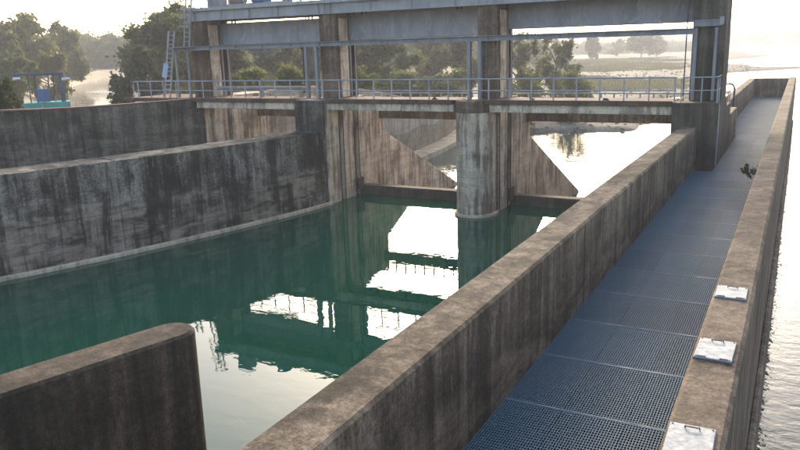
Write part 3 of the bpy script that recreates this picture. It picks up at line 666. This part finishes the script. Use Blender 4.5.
# ------------------------------------------------------------------ hoist platform on top
hp = thing('hoist_platform', 'grey steel hoist platform girders across the tops of the columns', 'platform', (-19, 38.6, 11.2))
for y in (37.42, 40.05):
    ibeam(MB(), (-35.2, y, 11.55+0.45*(0)), (-3.05, y, 11.55), 0.28, 0.62, 0.03, 0.02).build('girder', 'steel_top', hp)
for x in (-34.6, -32.4, -30.2, -28.0, -25.05, -24.65, -24.25, -21.6, -19.0, -16.4, -15.1, -14.65, -14.2, -11.6, -9.2, -6.8, -4.3):
    MB().box(x-0.012, x+0.012, 37.285, 37.405, 11.275, 11.825).build('web_stiffener', 'steel_top', hp)
MB().box(-35.3, -3.0, 37.2, 40.3, 11.865, 11.98).build('platform_slab', 'slab', hp, 0.01)
MB().box(-35.32, -2.98, 37.15, 37.2, 11.84, 12.03).build('edge_angle', 'steel_top', hp)
for x0, lab, cm in ((-30.1, 'hoist machine over the left bay with blue motor', 'blue'), (-20.1, 'hoist machine over the middle bay', 'steel_top'), (-9.6, 'hoist machine over the right bay', 'steel_top')):
    hm = thing('hoist_machine', lab, 'hoist', (x0, 38.7, 11.98), 'hoist machines')
    MB().box(x0-2.6, x0+2.6, 38.1, 38.3, 11.98, 12.2).build('bed_frame', 'steel_top', hm, 0.01)
    MB().box(x0-2.6, x0+2.6, 39.3, 39.5, 11.98, 12.2).build('bed_frame', 'steel_top', hm, 0.01)
    MB().box(x0-0.4, x0+0.5, 38.0, 39.0, 12.2, 12.9).build('gearbox', cm, hm, 0.05)
    for s in (-1, 1):
        MB().tube([(x0+s*1.5, 38.8, 12.55), (x0+s*2.5, 38.8, 12.55)], 0.32, 16).build('rope_drum', 'steel', hm, 0, True)
        MB().box(x0+s*2.5-0.06, x0+s*2.5+0.06, 38.4, 39.3, 12.2, 12.8).build('bearing_stand', 'steel_top', hm)
    MB().tube([(x0-2.5, 38.8, 12.55), (x0+2.5, 38.8, 12.55)], 0.06, 8).build('drive_shaft', 'darkmetal', hm, 0, True)
for xa, xb, lab in ((-33.6, -32.5, 'pale cabinet at the left end of the hoist platform'),):
    cb = thing('control_cabinet', lab, 'cabinet', (xa, 37.7, 11.98))
    MB().box(xa, xb, 37.5, 38.2, 12.05, 13.2).build('cabinet_body', 'steel_top', cb, 0.03)
    MB().box(xa+0.05, xb-0.05, 37.47, 37.499, 12.15, 13.1).build('door', 'steel', cb, 0.01)

# ------------------------------------------------------------------ small steel things on the bridge
ld = thing('access_ladder', 'steel access ladder in two flights at the left end of the bridge', 'ladder', (-36.6, 37.2, DECK))
def flight(th, p, q, w, name):
    p, q = Vector(p), Vector(q); side = Vector((w/2, 0, 0)); n = int((q-p).length/0.28)
    for s in (-1, 1): MB().bar(p+side*s, q+side*s, 0.06, 0.09, (0, 1, 0)).build('stringer', 'rail', th)
    for i in range(1, n): MB().tube([p+(q-p)*(i/n)-side, p+(q-p)*(i/n)+side], 0.028, 6).build('rung', 'rail', th)
flight(ld, (-37.0, 36.7, DECK), (-36.35, 37.0, 10.7), 0.50, 'lower')
flight(ld, (-35.15, 37.0, 9.7), (-34.55, 37.05, 13.2), 0.46, 'upper')
MB().box(-36.7, -34.6, 36.75, 37.06, 9.62, 9.66).build('landing', 'steel', ld)
for k in range(5):
    c = Vector((-35.15, 37.0, 9.7)).lerp(Vector((-34.55, 37.05, 13.2)), 0.35+0.15*k)
    MB().tube([(c.x+0.36*math.cos(a), c.y-0.02-0.62*math.sin(a), c.z) for a in np.linspace(0, math.pi, 11)], 0.024, 5).build('cage_hoop', 'rail', ld)
for a in np.linspace(0.5, math.pi-0.5, 3):
    MB().tube([(-34.95+0.36*math.cos(a), 36.99-0.62*math.sin(a), 10.9), (-34.55+0.36*math.cos(a), 37.03-0.62*math.sin(a), 13.2)], 0.012, 5).build('cage_bar', 'rail', ld)
MB().bar((-36.93, 36.55, 7.75), (-36.72, 36.62, 8.65), 0.42, 0.02, (0, 1, 0)).build('ladder_guard', 'plate', ld, 0.004)
lb = thing('lifting_beam', 'dark steel lifting beam hanging under the left gate', 'beam', (-31, 39.4, 8.9))
ibeam(MB(), (-33.7, 39.3, 9.50), (-27.6, 39.3, 9.50), 0.2, 0.16).build('beam', 'steel', lb)
MB().box(-32.0, -29.4, 39.2, 39.4, 9.16, 9.28).build('lower_beam', 'steel', lb, 0.01)
MB().box(-27.8, -27.55, 39.18, 39.42, 9.3, 9.7).build('end_block', 'darkmetal', lb, 0.02)
MB().tube([(-27.66, 39.3, 9.3), (-27.66, 39.3, 7.2)], 0.07, 8).build('rod', 'rust', lb)
MB().box(-27.9, -27.45, 39.1, 39.5, 6.6, 7.2).build('rod_anchor', 'rust', lb, 0.02)
pp = thing('steel_pipe', 'long grey steel pipe lying on low stands on the left of the bridge deck', 'pipe', (-30, 37.8, DECK))
MB().tube([(-33.6, 37.9, 7.0), (-26.4, 37.9, 7.0)], 0.11, 12).build('pipe_body', 'steel', pp, 0, True)
for x in (-33.0, -30.0, -27.0): MB().box(x-0.06, x+0.06, 37.8, 38.0, DECK+0.012, 6.9).build('stand', 'steel', pp)
for x in (-33.6, -26.4): MB().tube([(x-0.03, 37.9, 7.0), (x+0.03, 37.9, 7.0)], 0.17, 12).build('flange', 'steel', pp)
for x, lab in ((-17.3, 'small dark lump of debris on the deck right of centre'), (-11.9, 'small dark lump of debris on the deck of the right bay'), (-8.2, 'small dark lump of debris near the right-hand pier')):
    m = MB(); rl = random.Random(int(-x*10))
    for k in range(4): m.tube([(x+rl.uniform(-.12, .12), 36.5+rl.uniform(-.1, .1), DECK), (x+rl.uniform(-.1, .1), 36.5, DECK+0.07), (x+rl.uniform(-.1, .1), 36.5, DECK+0.14)], 0.11, 7, 0.03)
    tag(m.build('debris_lump', 'darkmetal'), lab, 'debris', 'debris on the deck')

# handrail hoops over the far wall
hl = thing('wall_ladder', 'dark iron ladder with hooped handrails over the far walkway wall', 'ladder', (-3.9, 53.5, DIV_TOP))
for y in (53.0, 53.75):
    MB().tube([(-3.70, y, 3.6), (-3.70, y, 6.0), (-3.80, y, 6.25), (-4.05, y, 6.33), (-4.3, y, 6.25), (-4.4, y, 6.0), (-4.4, y, 5.2)], 0.035, 7).build('hoop', 'darkmetal', hl, 0, True)
for k in range(7): MB().tube([(-3.70, 53.0, 3.75+0.28*k), (-3.70, 53.75, 3.75+0.28*k)], 0.02, 6).build('rung', 'darkmetal', hl)
for y in (50.0, 51.2): MB().tube([(-3.80, y, 5.2), (-3.80, y, 6.05)], 0.03, 6).build('post', 'darkmetal', hl)
MB().tube([(-3.80, 50.0, 6.02), (-3.80, 53.0, 6.02)], 0.03, 6).build('rail', 'darkmetal', hl)

# pale track along the far bank, seen over the deck of the middle bay
pts = []
for u in np.linspace(-0.25, 1.3, 16):
    px, py = 375+100*u, 93-18*u; z = 3.0
    for _ in range(12):
        p = on_z(px, py, z); z = 0.5*z+0.5*float(ground_h(np.array([p[0]]), np.array([p[1]]))[0])
    pts.append((p[0], p[1]))
mb = MB(); tl, tr_ = offset_line(pts, 0.9), offset_line(pts, -0.9)
gz = lambda q: float(ground_h(np.array([q[0]]), np.array([q[1]]))[0])+0.22
for i in range(len(pts)-1): mb.add([(*tl[i], gz(tl[i])), (*tl[i+1], gz(tl[i+1])), (*tr_[i+1], gz(tr_[i+1])), (*tr_[i], gz(tr_[i]))], [(0, 1, 2, 3)])
structure(mb.build('track', 'lining'))
# ------------------------------------------------------------------ vegetation
def leaf_mesh(name, C, size, mat, rng, flat=0.0, aspect=1.6):
    """C: (n,3) leaf centres; one four-sided leaf face each, bent along its rib"""
    n = len(C); d = rng.normal(size=(n, 3)); d[:, 2] *= (1-flat); d /= np.linalg.norm(d, axis=1)[:, None]
    e = rng.normal(size=(n, 3)); e -= (e*d).sum(1)[:, None]*d; e /= np.linalg.norm(e, axis=1)[:, None]
    s = size*rng.uniform(0.6, 1.4, n)[:, None]
    V = np.stack([C-d*s*aspect/2, C+e*s*0.5, C+d*s*aspect/2, C-e*s*0.5], 1).reshape(-1, 3)
    Fq = np.arange(4*n).reshape(-1, 4)
    me = bpy.data.meshes.new(name)
    me.vertices.add(4*n); me.vertices.foreach_set('co', V.ravel().astype(np.float32))
    me.loops.add(4*n); me.loops.foreach_set('vertex_index', Fq.ravel().astype(np.int32))
    me.polygons.add(n); me.polygons.foreach_set('loop_start', np.arange(0, 4*n, 4, dtype=np.int32)); me.polygons.foreach_set('loop_total', np.full(n, 4, np.int32))
    me.update(calc_edges=True); me.validate(); me.materials.append(MT[mat]); return me
def tree_points(h, w, seed, nclump, trunk_frac, lean=0.0, droop=0.0):
    rng = np.random.default_rng(seed)
    limbs = []; tips = []
    top = np.array([lean*h, 0.0, h*0.8])
    limbs.append(([np.zeros(3), np.array([lean*h*0.25, rng.normal()*0.02*h, h*0.3]), np.array([lean*h*0.6, rng.normal()*0.03*h, h*0.55]), top], 0.022*h+0.05, 0.03))
    nl = max(6, nclump//3)
    for i in range(nl):
        u = trunk_frac+(0.95-trunk_frac)*(i+rng.uniform(0, 1))/nl
        st = np.array([lean*h*u, 0, h*0.8*u]); a = rng.uniform(0, 2*math.pi)
        reach = w/2*(0.55+0.55*rng.random())*(1.15-0.55*abs(u-0.45))
        en = st+np.array([math.cos(a)*reach, math.sin(a)*reach, h*(0.10+0.16*rng.random())-droop*reach])
        md = (st+en)/2+np.array([0, 0, 0.05*h])
        limbs.append(([st, md, en], 0.009*h+0.03, 0.02))
        for k in range(6):
            f = rng.uniform(0.35, 1.08); tips.append(st+(en-st)*f+rng.normal(size=3)*np.array([w, w, h*0.8])*0.075)
    tips.append(top+np.array([0, 0, h*0.08])); tips.append(top+rng.normal(size=3)*0.05*h)
    return limbs, np.array(tips), rng
def tree(name, label, x, y, h, w, seed, mat, n=5000, size=0.28, nclump=24, trunk_frac=0.3, lean=0.0, clump=0.078, group=None, cat='tree', z=None, sparse=0.0):
    zb = float(ground_h(np.array([x]), np.array([y]))[0])-0.1 if z is None else z
    h = h if z is not None else h
    th = thing(name, label, cat, (x, y, zb), group)
    limbs, tips, rng = tree_points(h, w, seed, nclump, trunk_frac, lean)
    m = MB()
    for pts, r0, r1 in limbs: m.tube(pts, r0, 6, r1)
    o = m.build('trunk', 'bark'); o.parent = th; o.location = (0, 0, 0)
    wts = rng.uniform(0.35, 1.5, len(tips)); wts /= wts.sum(); idx = rng.choice(len(tips), n, p=wts)
    sc = rng.uniform(0.6, 1.3, len(tips))[idx][:, None]*np.array([w*clump, w*clump, h*clump*0.62])
    u = rng.normal(size=(n, 3))*0.8
    C = tips[idx]+u*sc; C[:, 2] = np.maximum(C[:, 2], 0.1)
    me = leaf_mesh('crown', C, size, mat, rng); c = bpy.data.objects.new('crown', me); COL.objects.link(c); c.parent = th
    return th
def tree_px(name, label, px, top, dist, wpx, seed, mat, **kw):
    x, y = bearing(px, dist); zb = float(ground_h(np.array([x]), np.array([y]))[0])-0.1
    h = height_at(px, top, dist)-zb; w = wpx/F_PX*dist
    return tree(name, label, x, y, max(h*0.98, 1.0), w, seed, mat, **kw)
G1 = 'hazy trees beyond the canal'; G2 = 'trees behind the bridge'
# beyond the canal on the left
tree_px('tall_tree', 'tallest open-crowned hazy tree at the far left beyond the canal', 32, 15, 150, 46, 11, 'leaf_olive', n=7000, size=0.5, group=G1, nclump=27)
tree_px('broad_tree', 'hazy round tree beyond the canal just right of the tallest one', 62, 25, 165, 40, 12, 'leaf_olive', n=7000, size=0.5, group=G1)
tree_px('broad_tree', 'dark hazy tree cut by the left edge of the picture', 3, 28, 135, 34, 13, 'leaf_green', n=6000, size=0.45, group=G1)
tree_px('broad_tree', 'faint tree above the bend of the canal', 93, 34, 300, 36, 14, 'leaf_olive', n=6000, size=0.6, group=G1)
tree_px('broad_tree', 'faint low tree right of the canal bend', 120, 36, 290, 34, 15, 'leaf_green', n=6000, size=0.6, group=G1)
tree_px('broad_tree', 'mid-height hazy tree behind the teal gate', 45, 50, 125, 36, 16, 'leaf_dry', n=5000, size=0.42, group=G1, trunk_frac=0.15)
tree_px('broad_tree', 'leafy hazy tree left of the teal gate', 12, 55, 112, 30, 17, 'leaf_green', n=5000, size=0.4, group=G1, trunk_frac=0.12)
tree_px('broad_tree', 'hazy brownish tree above the right post of the teal gate', 60, 50, 190, 24, 18, 'leaf_dry', n=5000, size=0.5, group=G1, trunk_frac=0.12)
# near the left end of the bridge
tree_px('bushy_tree', 'large bushy tree just left of the access ladder', 155, 16, 92, 80, 21, 'leaf_olive', n=21000, size=0.30, trunk_frac=0.08, nclump=42, group=G2)
tree_px('bushy_tree', 'tall open tree behind the access ladder reaching above the beams', 186, 3, 100, 52, 22, 'leaf_dry', n=11000, size=0.28, trunk_frac=0.2, nclump=36, clump=0.085, group=G2)
tree_px('bushy_tree', 'lower leafy tree overhanging the canal edge', 142, 42, 82, 30, 23, 'leaf_olive', n=8000, size=0.28, trunk_frac=0.08, nclump=30, group=G2)
tree_px('canal_bush', 'dark bush at the waterside right of the canal', 119, 78, 84, 18, 24, 'leaf_dark', n=3500, size=0.26, trunk_frac=0.05, nclump=18, clump=0.13, group=G2, cat='bush')
tree_px('wall_bush', 'dark green bush rising behind the wing wall at the left edge', -3, 82, 50, 24, 25, 'leaf_dark', n=3000, size=0.16, trunk_frac=0.05, nclump=18, clump=0.14, cat='bush')
# seen through the bays
for a in ((238, 30, 100, 44, 31, 'leaf_dry', 'brown-leaved tree seen through the left bay beside the left column'),
          (272, 34, 120, 44, 32, 'leaf_olive', 'olive tree seen through the middle of the left bay'),
          (303, 30, 110, 40, 33, 'leaf_dry', 'dry tree seen through the left bay beside the paired posts'),
          (345, 34, 115, 38, 34, 'leaf_dry', 'reddish-brown tree just right of the left pier column'),
          (382, 30, 105, 50, 35, 'leaf_green', 'dense green tree filling the left half of the middle bay'),
          (432, 28, 135, 50, 36, 'leaf_olive', 'pale olive tree in the right half of the middle bay'),
          (463, 32, 120, 36, 37, 'leaf_dry', 'dry tree just left of the round-nosed pier column'),
          (518, 30, 118, 40, 38, 'leaf_olive', 'grey-green tree just right of the round-nosed pier column'),
          (556, 37, 122, 40, 39, 'leaf_olive', 'open-branched tree standing alone at the edge of the riverbed')):
    tree_px('bay_tree', a[6], a[0], a[1], a[2], a[3], a[4], a[5], n=3800 if a[0] in (518, 556) else 9000, size=0.34, trunk_frac=0.12, nclump=33, group=G2, clump=0.06 if a[0] in (518, 556) else 0.078)
for a in ((250, 70, 70, 26, 41, 'leaf_yellow', 'yellow-green bush low in the left bay'), (292, 66, 72, 30, 42, 'leaf_yellow', 'taller yellow-green bush by the paired posts of the left bay'),
          (357, 66, 78, 36, 43, 'leaf_yellow', 'bright yellow-green bush low in the middle bay'), (440, 74, 95, 44, 44, 'leaf_olive', 'olive bush low in the middle bay'),
          (528, 70, 98, 34, 45, 'leaf_yellow', 'yellow-green bush low in the right bay'), (573, 72, 105, 26, 46, 'leaf_yellow', 'small yellow-green bush at the foot of the lone tree'),
          (225, 78, 66, 24, 47, 'leaf_green', 'green bush at the foot of the left column'), (405, 72, 92, 40, 48, 'leaf_green', 'green bush under the dense tree of the middle bay')):
    tree_px('bank_bush', a[6], a[0], a[1], a[2], a[3], a[4], a[5], n=4500, size=0.24, trunk_frac=0.04, nclump=24, clump=0.13, group='bushes on the far bank', cat='bush')
for a in ((592, 36, 420, 13, 51, 'faint small tree standing alone on the far riverbed'), (641, 32, 460, 30, 52, 'faint spreading tree on the far riverbed in the right bay'), (656, 35, 520, 16, 53, 'faint tree on the far riverbed right of the spreading one'),
          (617, 40, 560, 14, 54, 'faint low tree between the two far riverbed trees')):
    tree_px('far_tree', a[5], a[0], a[1], a[2], a[3], a[4], 'leaf_olive', n=4000, size=0.9, trunk_frac=0.15, nclump=27, group='far trees on the riverbed')

def stuff(name, label, cat, me):
    o = bpy.data.objects.new(name, me); COL.objects.link(o); return tag(o, label, cat, None, 'stuff')
def woods(name, label, spots, per, size, mat, seed):
    rng = np.random.default_rng(seed); Cs = []
    for x, y, h, w in spots:
        zb = float(ground_h(np.array([x]), np.array([y]))[0])
        k = 14; ce = rng.normal(size=(k, 3))*np.array([w*0.22, w*0.22, h*0.17])+np.array([x, y, zb+h*0.55])
        idx = rng.integers(0, k, per); Cs.append(ce[idx]+rng.normal(size=(per, 3))*np.array([w, w, h])*0.075)
        lo = rng.normal(size=(per//5, 3))*np.array([w*0.3, w*0.3, h*0.12])+np.array([x, y, zb+h*0.16]); Cs.append(lo)
    return stuff(name, label, 'woods', leaf_mesh(name, np.concatenate(Cs), size, mat, rng))
rw = random.Random(3)
sp = []
for k in range(150):
    px = rw.uniform(-60, 560); d = rw.uniform(190, 330)*(1.0 if px < 420 else 1.35); x, y = bearing(px, d)
    if dist_poly(np.array([x]), np.array([y]), np.array(CANAL))[0] > 20 and not (70 < px < 135 and d < 285): sp.append((x, y, rw.uniform(8, 13), rw.uniform(9, 14)))
for k in range(46):
    x, y = bearing(rw.uniform(55, 150), rw.uniform(285, 400))
    if dist_poly(np.array([x]), np.array([y]), np.array(CANAL))[0] > 12: sp.append((x, y, rw.uniform(9, 14), rw.uniform(11, 16)))
woods('far_wood', 'hazy wooded belt behind the canal and the bridge', sp, 600, 0.75, 'leaf_olive', 7)
sp = []
for k in range(130):
    px = rw.uniform(540, 900); d = rw.uniform(1250, 2200); x, y = bearing(px, d); sp.append((x, y, rw.uniform(13, 26), rw.uniform(24, 50)))
for k in range(60):
    px = rw.uniform(560, 700); d = rw.uniform(650, 1100); x, y = bearing(px, d); sp.append((x, y, rw.uniform(5, 10), rw.uniform(14, 26)))
woods('horizon_wood', 'pale line of trees along the far side of the river', sp, 320, 2.6, 'leaf_olive', 8)

def grass_field(name, label, spots, blades, hgt, mat, seed, wid=0.05):
    rng = np.random.default_rng(seed); V = []
    for x, y, r in spots:
        n = blades; a = rng.uniform(0, 2*math.pi, n); rr = r*np.sqrt(rng.random(n)); X = x+rr*np.cos(a); Y = y+rr*np.sin(a); Z = ground_h(X, Y)
        h = hgt*rng.uniform(0.5, 1.3, n); dx = rng.normal(size=n)*0.25*h; dy = rng.normal(size=n)*0.25*h; b = rng.uniform(0, math.pi, n); w = wid*rng.uniform(0.7, 1.5, n)
        V.append(np.stack([np.stack([X-np.cos(b)*w, Y-np.sin(b)*w, Z-0.05], -1), np.stack([X+np.cos(b)*w, Y+np.sin(b)*w, Z-0.05], -1), np.stack([X+dx, Y+dy, Z+h], -1)], 1))
    V = np.concatenate(V).reshape(-1, 3); me = bpy.data.meshes.new(name)
    n = len(V)//3
    me.vertices.add(3*n); me.vertices.foreach_set('co', V.ravel().astype(np.float32))
    me.loops.add(3*n); me.loops.foreach_set('vertex_index', np.arange(3*n, dtype=np.int32))
    me.polygons.add(n); me.polygons.foreach_set('loop_start', np.arange(0, 3*n, 3, dtype=np.int32)); me.polygons.foreach_set('loop_total', np.full(n, 3, np.int32))
    me.update(calc_edges=True); me.validate(); me.materials.append(MT[mat])
    return stuff(name, label, 'grass', me)
sp = []
while len(sp) < 620:
    px = rw.uniform(556, 684); d = rw.uniform(165, 480); x, y = bearing(px, d)
    if x < np.interp(y, SHORE[:, 0], SHORE[:, 1])-8-(0.5+wob(np.array([x]), np.array([y]), 0.045, 9)[0])*34: sp.append((x, y, rw.uniform(2.0, 5.0)))
grass_field('dry_grass', 'dry brown grass on the riverbed beyond the right bay', sp, 100, 0.6, 'straw', 21, 0.10)
sp = []
while len(sp) < 500:
    px = rw.uniform(-20, 570); d = rw.uniform(58, 150); x, y = bearing(px, d)
    dcan = dist_poly(np.array([x]), np.array([y]), np.array(CANAL))[0]
    if dcan > 12 and px > 150 and ground_h(np.array([x]), np.array([y]))[0] > 1.5: sp.append((x, y, rw.uniform(1.0, 3.0)))
grass_field('bank_grass', 'rough green and straw grass on the left bank', sp, 150, 0.6, 'leaf_yellow', 22, 0.05)

# stones on the gravel bars
rng = np.random.default_rng(4); m = MB()
cnt = 0
while cnt < 1300:
    px = rng.uniform(535, 760); d = rng.uniform(92, 330)**1.0; x, y = bearing(px, d)
    z = float(ground_h(np.array([x]), np.array([y]))[0])
    if z < RIVER-0.05 or z > 3: continue
    s = rng.uniform(0.08, 0.26)*(0.7+d/260); q = rng.uniform(0, 6.28)
    base = [(x+s*math.cos(q+k*1.26)*rng.uniform(.7, 1.2), y+s*math.sin(q+k*1.26)*rng.uniform(.7, 1.2), z-0.1) for k in range(5)]
    mid = [(x+(bx-x)*0.8, y+(by-y)*0.8, z+s*0.4) for bx, by, _ in base]
    m.add(base+mid+[(x, y, z+s*0.62)], [(k, (k+1) % 5, 5+(k+1) % 5, 5+k) for k in range(5)]+[(5+k, 5+(k+1) % 5, 10) for k in range(5)]); cnt += 1
o = m.build('river_stones', 'slab'); tag(o, 'scattered dark stones on the gravel of the riverbed', 'stones', None, 'stuff')

# weed at the parapet foot
wd = thing('weed', 'small dark leafy weed growing at the foot of the parapet on the walkway', 'plant', (-1.12, 30.4, GRATE))
m = MB(); m.tube([(-1.12, 30.4, GRATE-0.05), (-1.14, 30.35, GRATE+0.55), (-1.2, 30.3, GRATE+1.0)], 0.03, 6, 0.015)
for q in ((-1.55, 30.2, 0.98), (-1.4, 30.4, 1.05), (-1.02, 30.3, 1.05), (-1.38, 30.1, 0.75), (-1.05, 30.5, 0.85)): m.tube([(-1.17, 30.32, GRATE+0.75), ((q[0]-1.17)/2, q[1], GRATE+q[2]), (q[0], q[1], GRATE+q[2]-0.05)], 0.014, 5, 0.006)
m.build('stem', 'darkmetal', wd)
rng = np.random.default_rng(9)
tips = np.array([(-0.43, -0.2, 0.95), (-0.28, 0.0, 1.02), (0.08, -0.1, 1.02), (-0.24, -0.3, 0.72), (0.06, 0.1, 0.82), (-0.1, -0.1, 0.9), (-0.36, -0.1, 0.85)])
C = tips[rng.integers(0, 7, 90)]+rng.normal(size=(90, 3))*0.06
c = bpy.data.objects.new('foliage', leaf_mesh('foliage', C, 0.10, 'leaf_dark', rng)); COL.objects.link(c); c.parent = wd

# ------------------------------------------------------------------ teal canal gate at the left
tg = thing('canal_gate', 'teal canal gate platform with grey frame behind the wing wall', 'gate', (-58, 43, 4.5))
uu = np.array(bearing(70, 1.0))-np.array(bearing(12, 1.0)); uu = uu/np.linalg.norm(uu); vv = np.array([-uu[1], uu[0]])
D0 = 69.0
def G(px, py, off=0.0):                        # a point of the gate's face, which stands square to the view
    b0 = np.array(bearing(40, D0)); d = pix(px, py)
    k = (b0 @ vv)/(d[0]*vv[0]+d[1]*vv[1]); p = d*k
    return np.array([p[0]+vv[0]*off, p[1]+vv[1]*off, p[2]+CZ])
def gbar(name, a, b, w, h, mat, offa=0.0, offb=None, bev=0.01):
    return MB().bar(G(*a, offa), G(*b, offa if offb is None else offb), w, h).build(name, mat, tg, bev)
pz = G(70, 101)[2]
for k, (a, b) in enumerate(((-30, 14), (14, 42), (42, 70.5))):
    p, q = G(a+0.2, 103.5, 0.7), G(b-0.2, 103.5, 0.7)
    p[2] = q[2] = pz-0.5; MB().bar(p, q, 2.2, 1.0).build('platform_slab', 'teal', tg, 0.03)
for px in (-22, 9, 62.5): 
    p = G(px, 90); MB().bar((p[0], p[1], pz), (p[0], p[1], 7.95), 0.26, 0.26).build('post', 'navy', tg, 0.01)
p, q = G(-30, 73), G(63, 73); p[2] = q[2] = 7.95; MB().bar(p, q, 0.28, 0.22).build('crossbeam', 'navy', tg, 0.01)
for px in (29.5, 36.5, 54.5):
    p = G(px, 90, 0.3); MB().tube([(p[0], p[1], pz), (p[0], p[1], 7.9)], 0.05 if px != 36.5 else 0.08, 8).build('gate_stem', 'darkmetal', tg)
for px in (12, 20, 56):
    p = G(px, 100, -0.2); MB().tube([(p[0], p[1], pz+0.05), (p[0], p[1], pz+0.5)], 0.03, 6).build('bollard', 'rail', tg)
p = G(43.5, 95, -0.1)
bx = MB().bar((p[0], p[1], pz+0.05), (p[0], p[1], pz+1.12), 0.95, 0.6).build('hoist_box', 'blue', tg, 0.03)
MB().bar((p[0]-vv[0]*0.34, p[1]-vv[1]*0.34, pz+0.45), (p[0]-vv[0]*0.34, p[1]-vv[1]*0.34, pz+0.8), 0.4, 0.05).build('panel', 'plate', bx)
for px in (16.5, 66):
    p = G(px, 79, -0.5); MB().tube([(p[0]-uu[0]*0.35, p[1]-uu[1]*0.35, p[2]), (p[0], p[1], p[2]+0.03), (p[0]+uu[0]*0.3, p[1]+uu[1]*0.3, p[2]+0.05)], 0.11, 8, 0.09).build('floodlight', 'lampwhite', tg)
    q = G(px-4, 79, 0); MB().bar((p[0], p[1], p[2]), tuple(q), 0.04, 0.04).build('lamp_arm', 'darkmetal', tg)

# ------------------------------------------------------------------ haze
hz = NT('haze air')
pv = hz.n('ShaderNodeVolumePrincipled'); pv.inputs['Color'].default_value = (0.95, 0.95, 0.95, 1); pv.inputs['Density'].default_value = 0.0008; pv.inputs['Anisotropy'].default_value = 0.1
hz.l(pv.outputs[0], hz.out.inputs['Volume'])
m = MB(); m.box(-7300, 7300, -7300, 7300, -8.0, 34.0)
MT['haze'] = hz.m
o = m.build('haze', 'haze'); tag(o, 'pale morning haze lying over the river and trees', 'haze', None, 'stuff')

for o in bpy.data.objects:
    if '_base' in o: del o['_base']
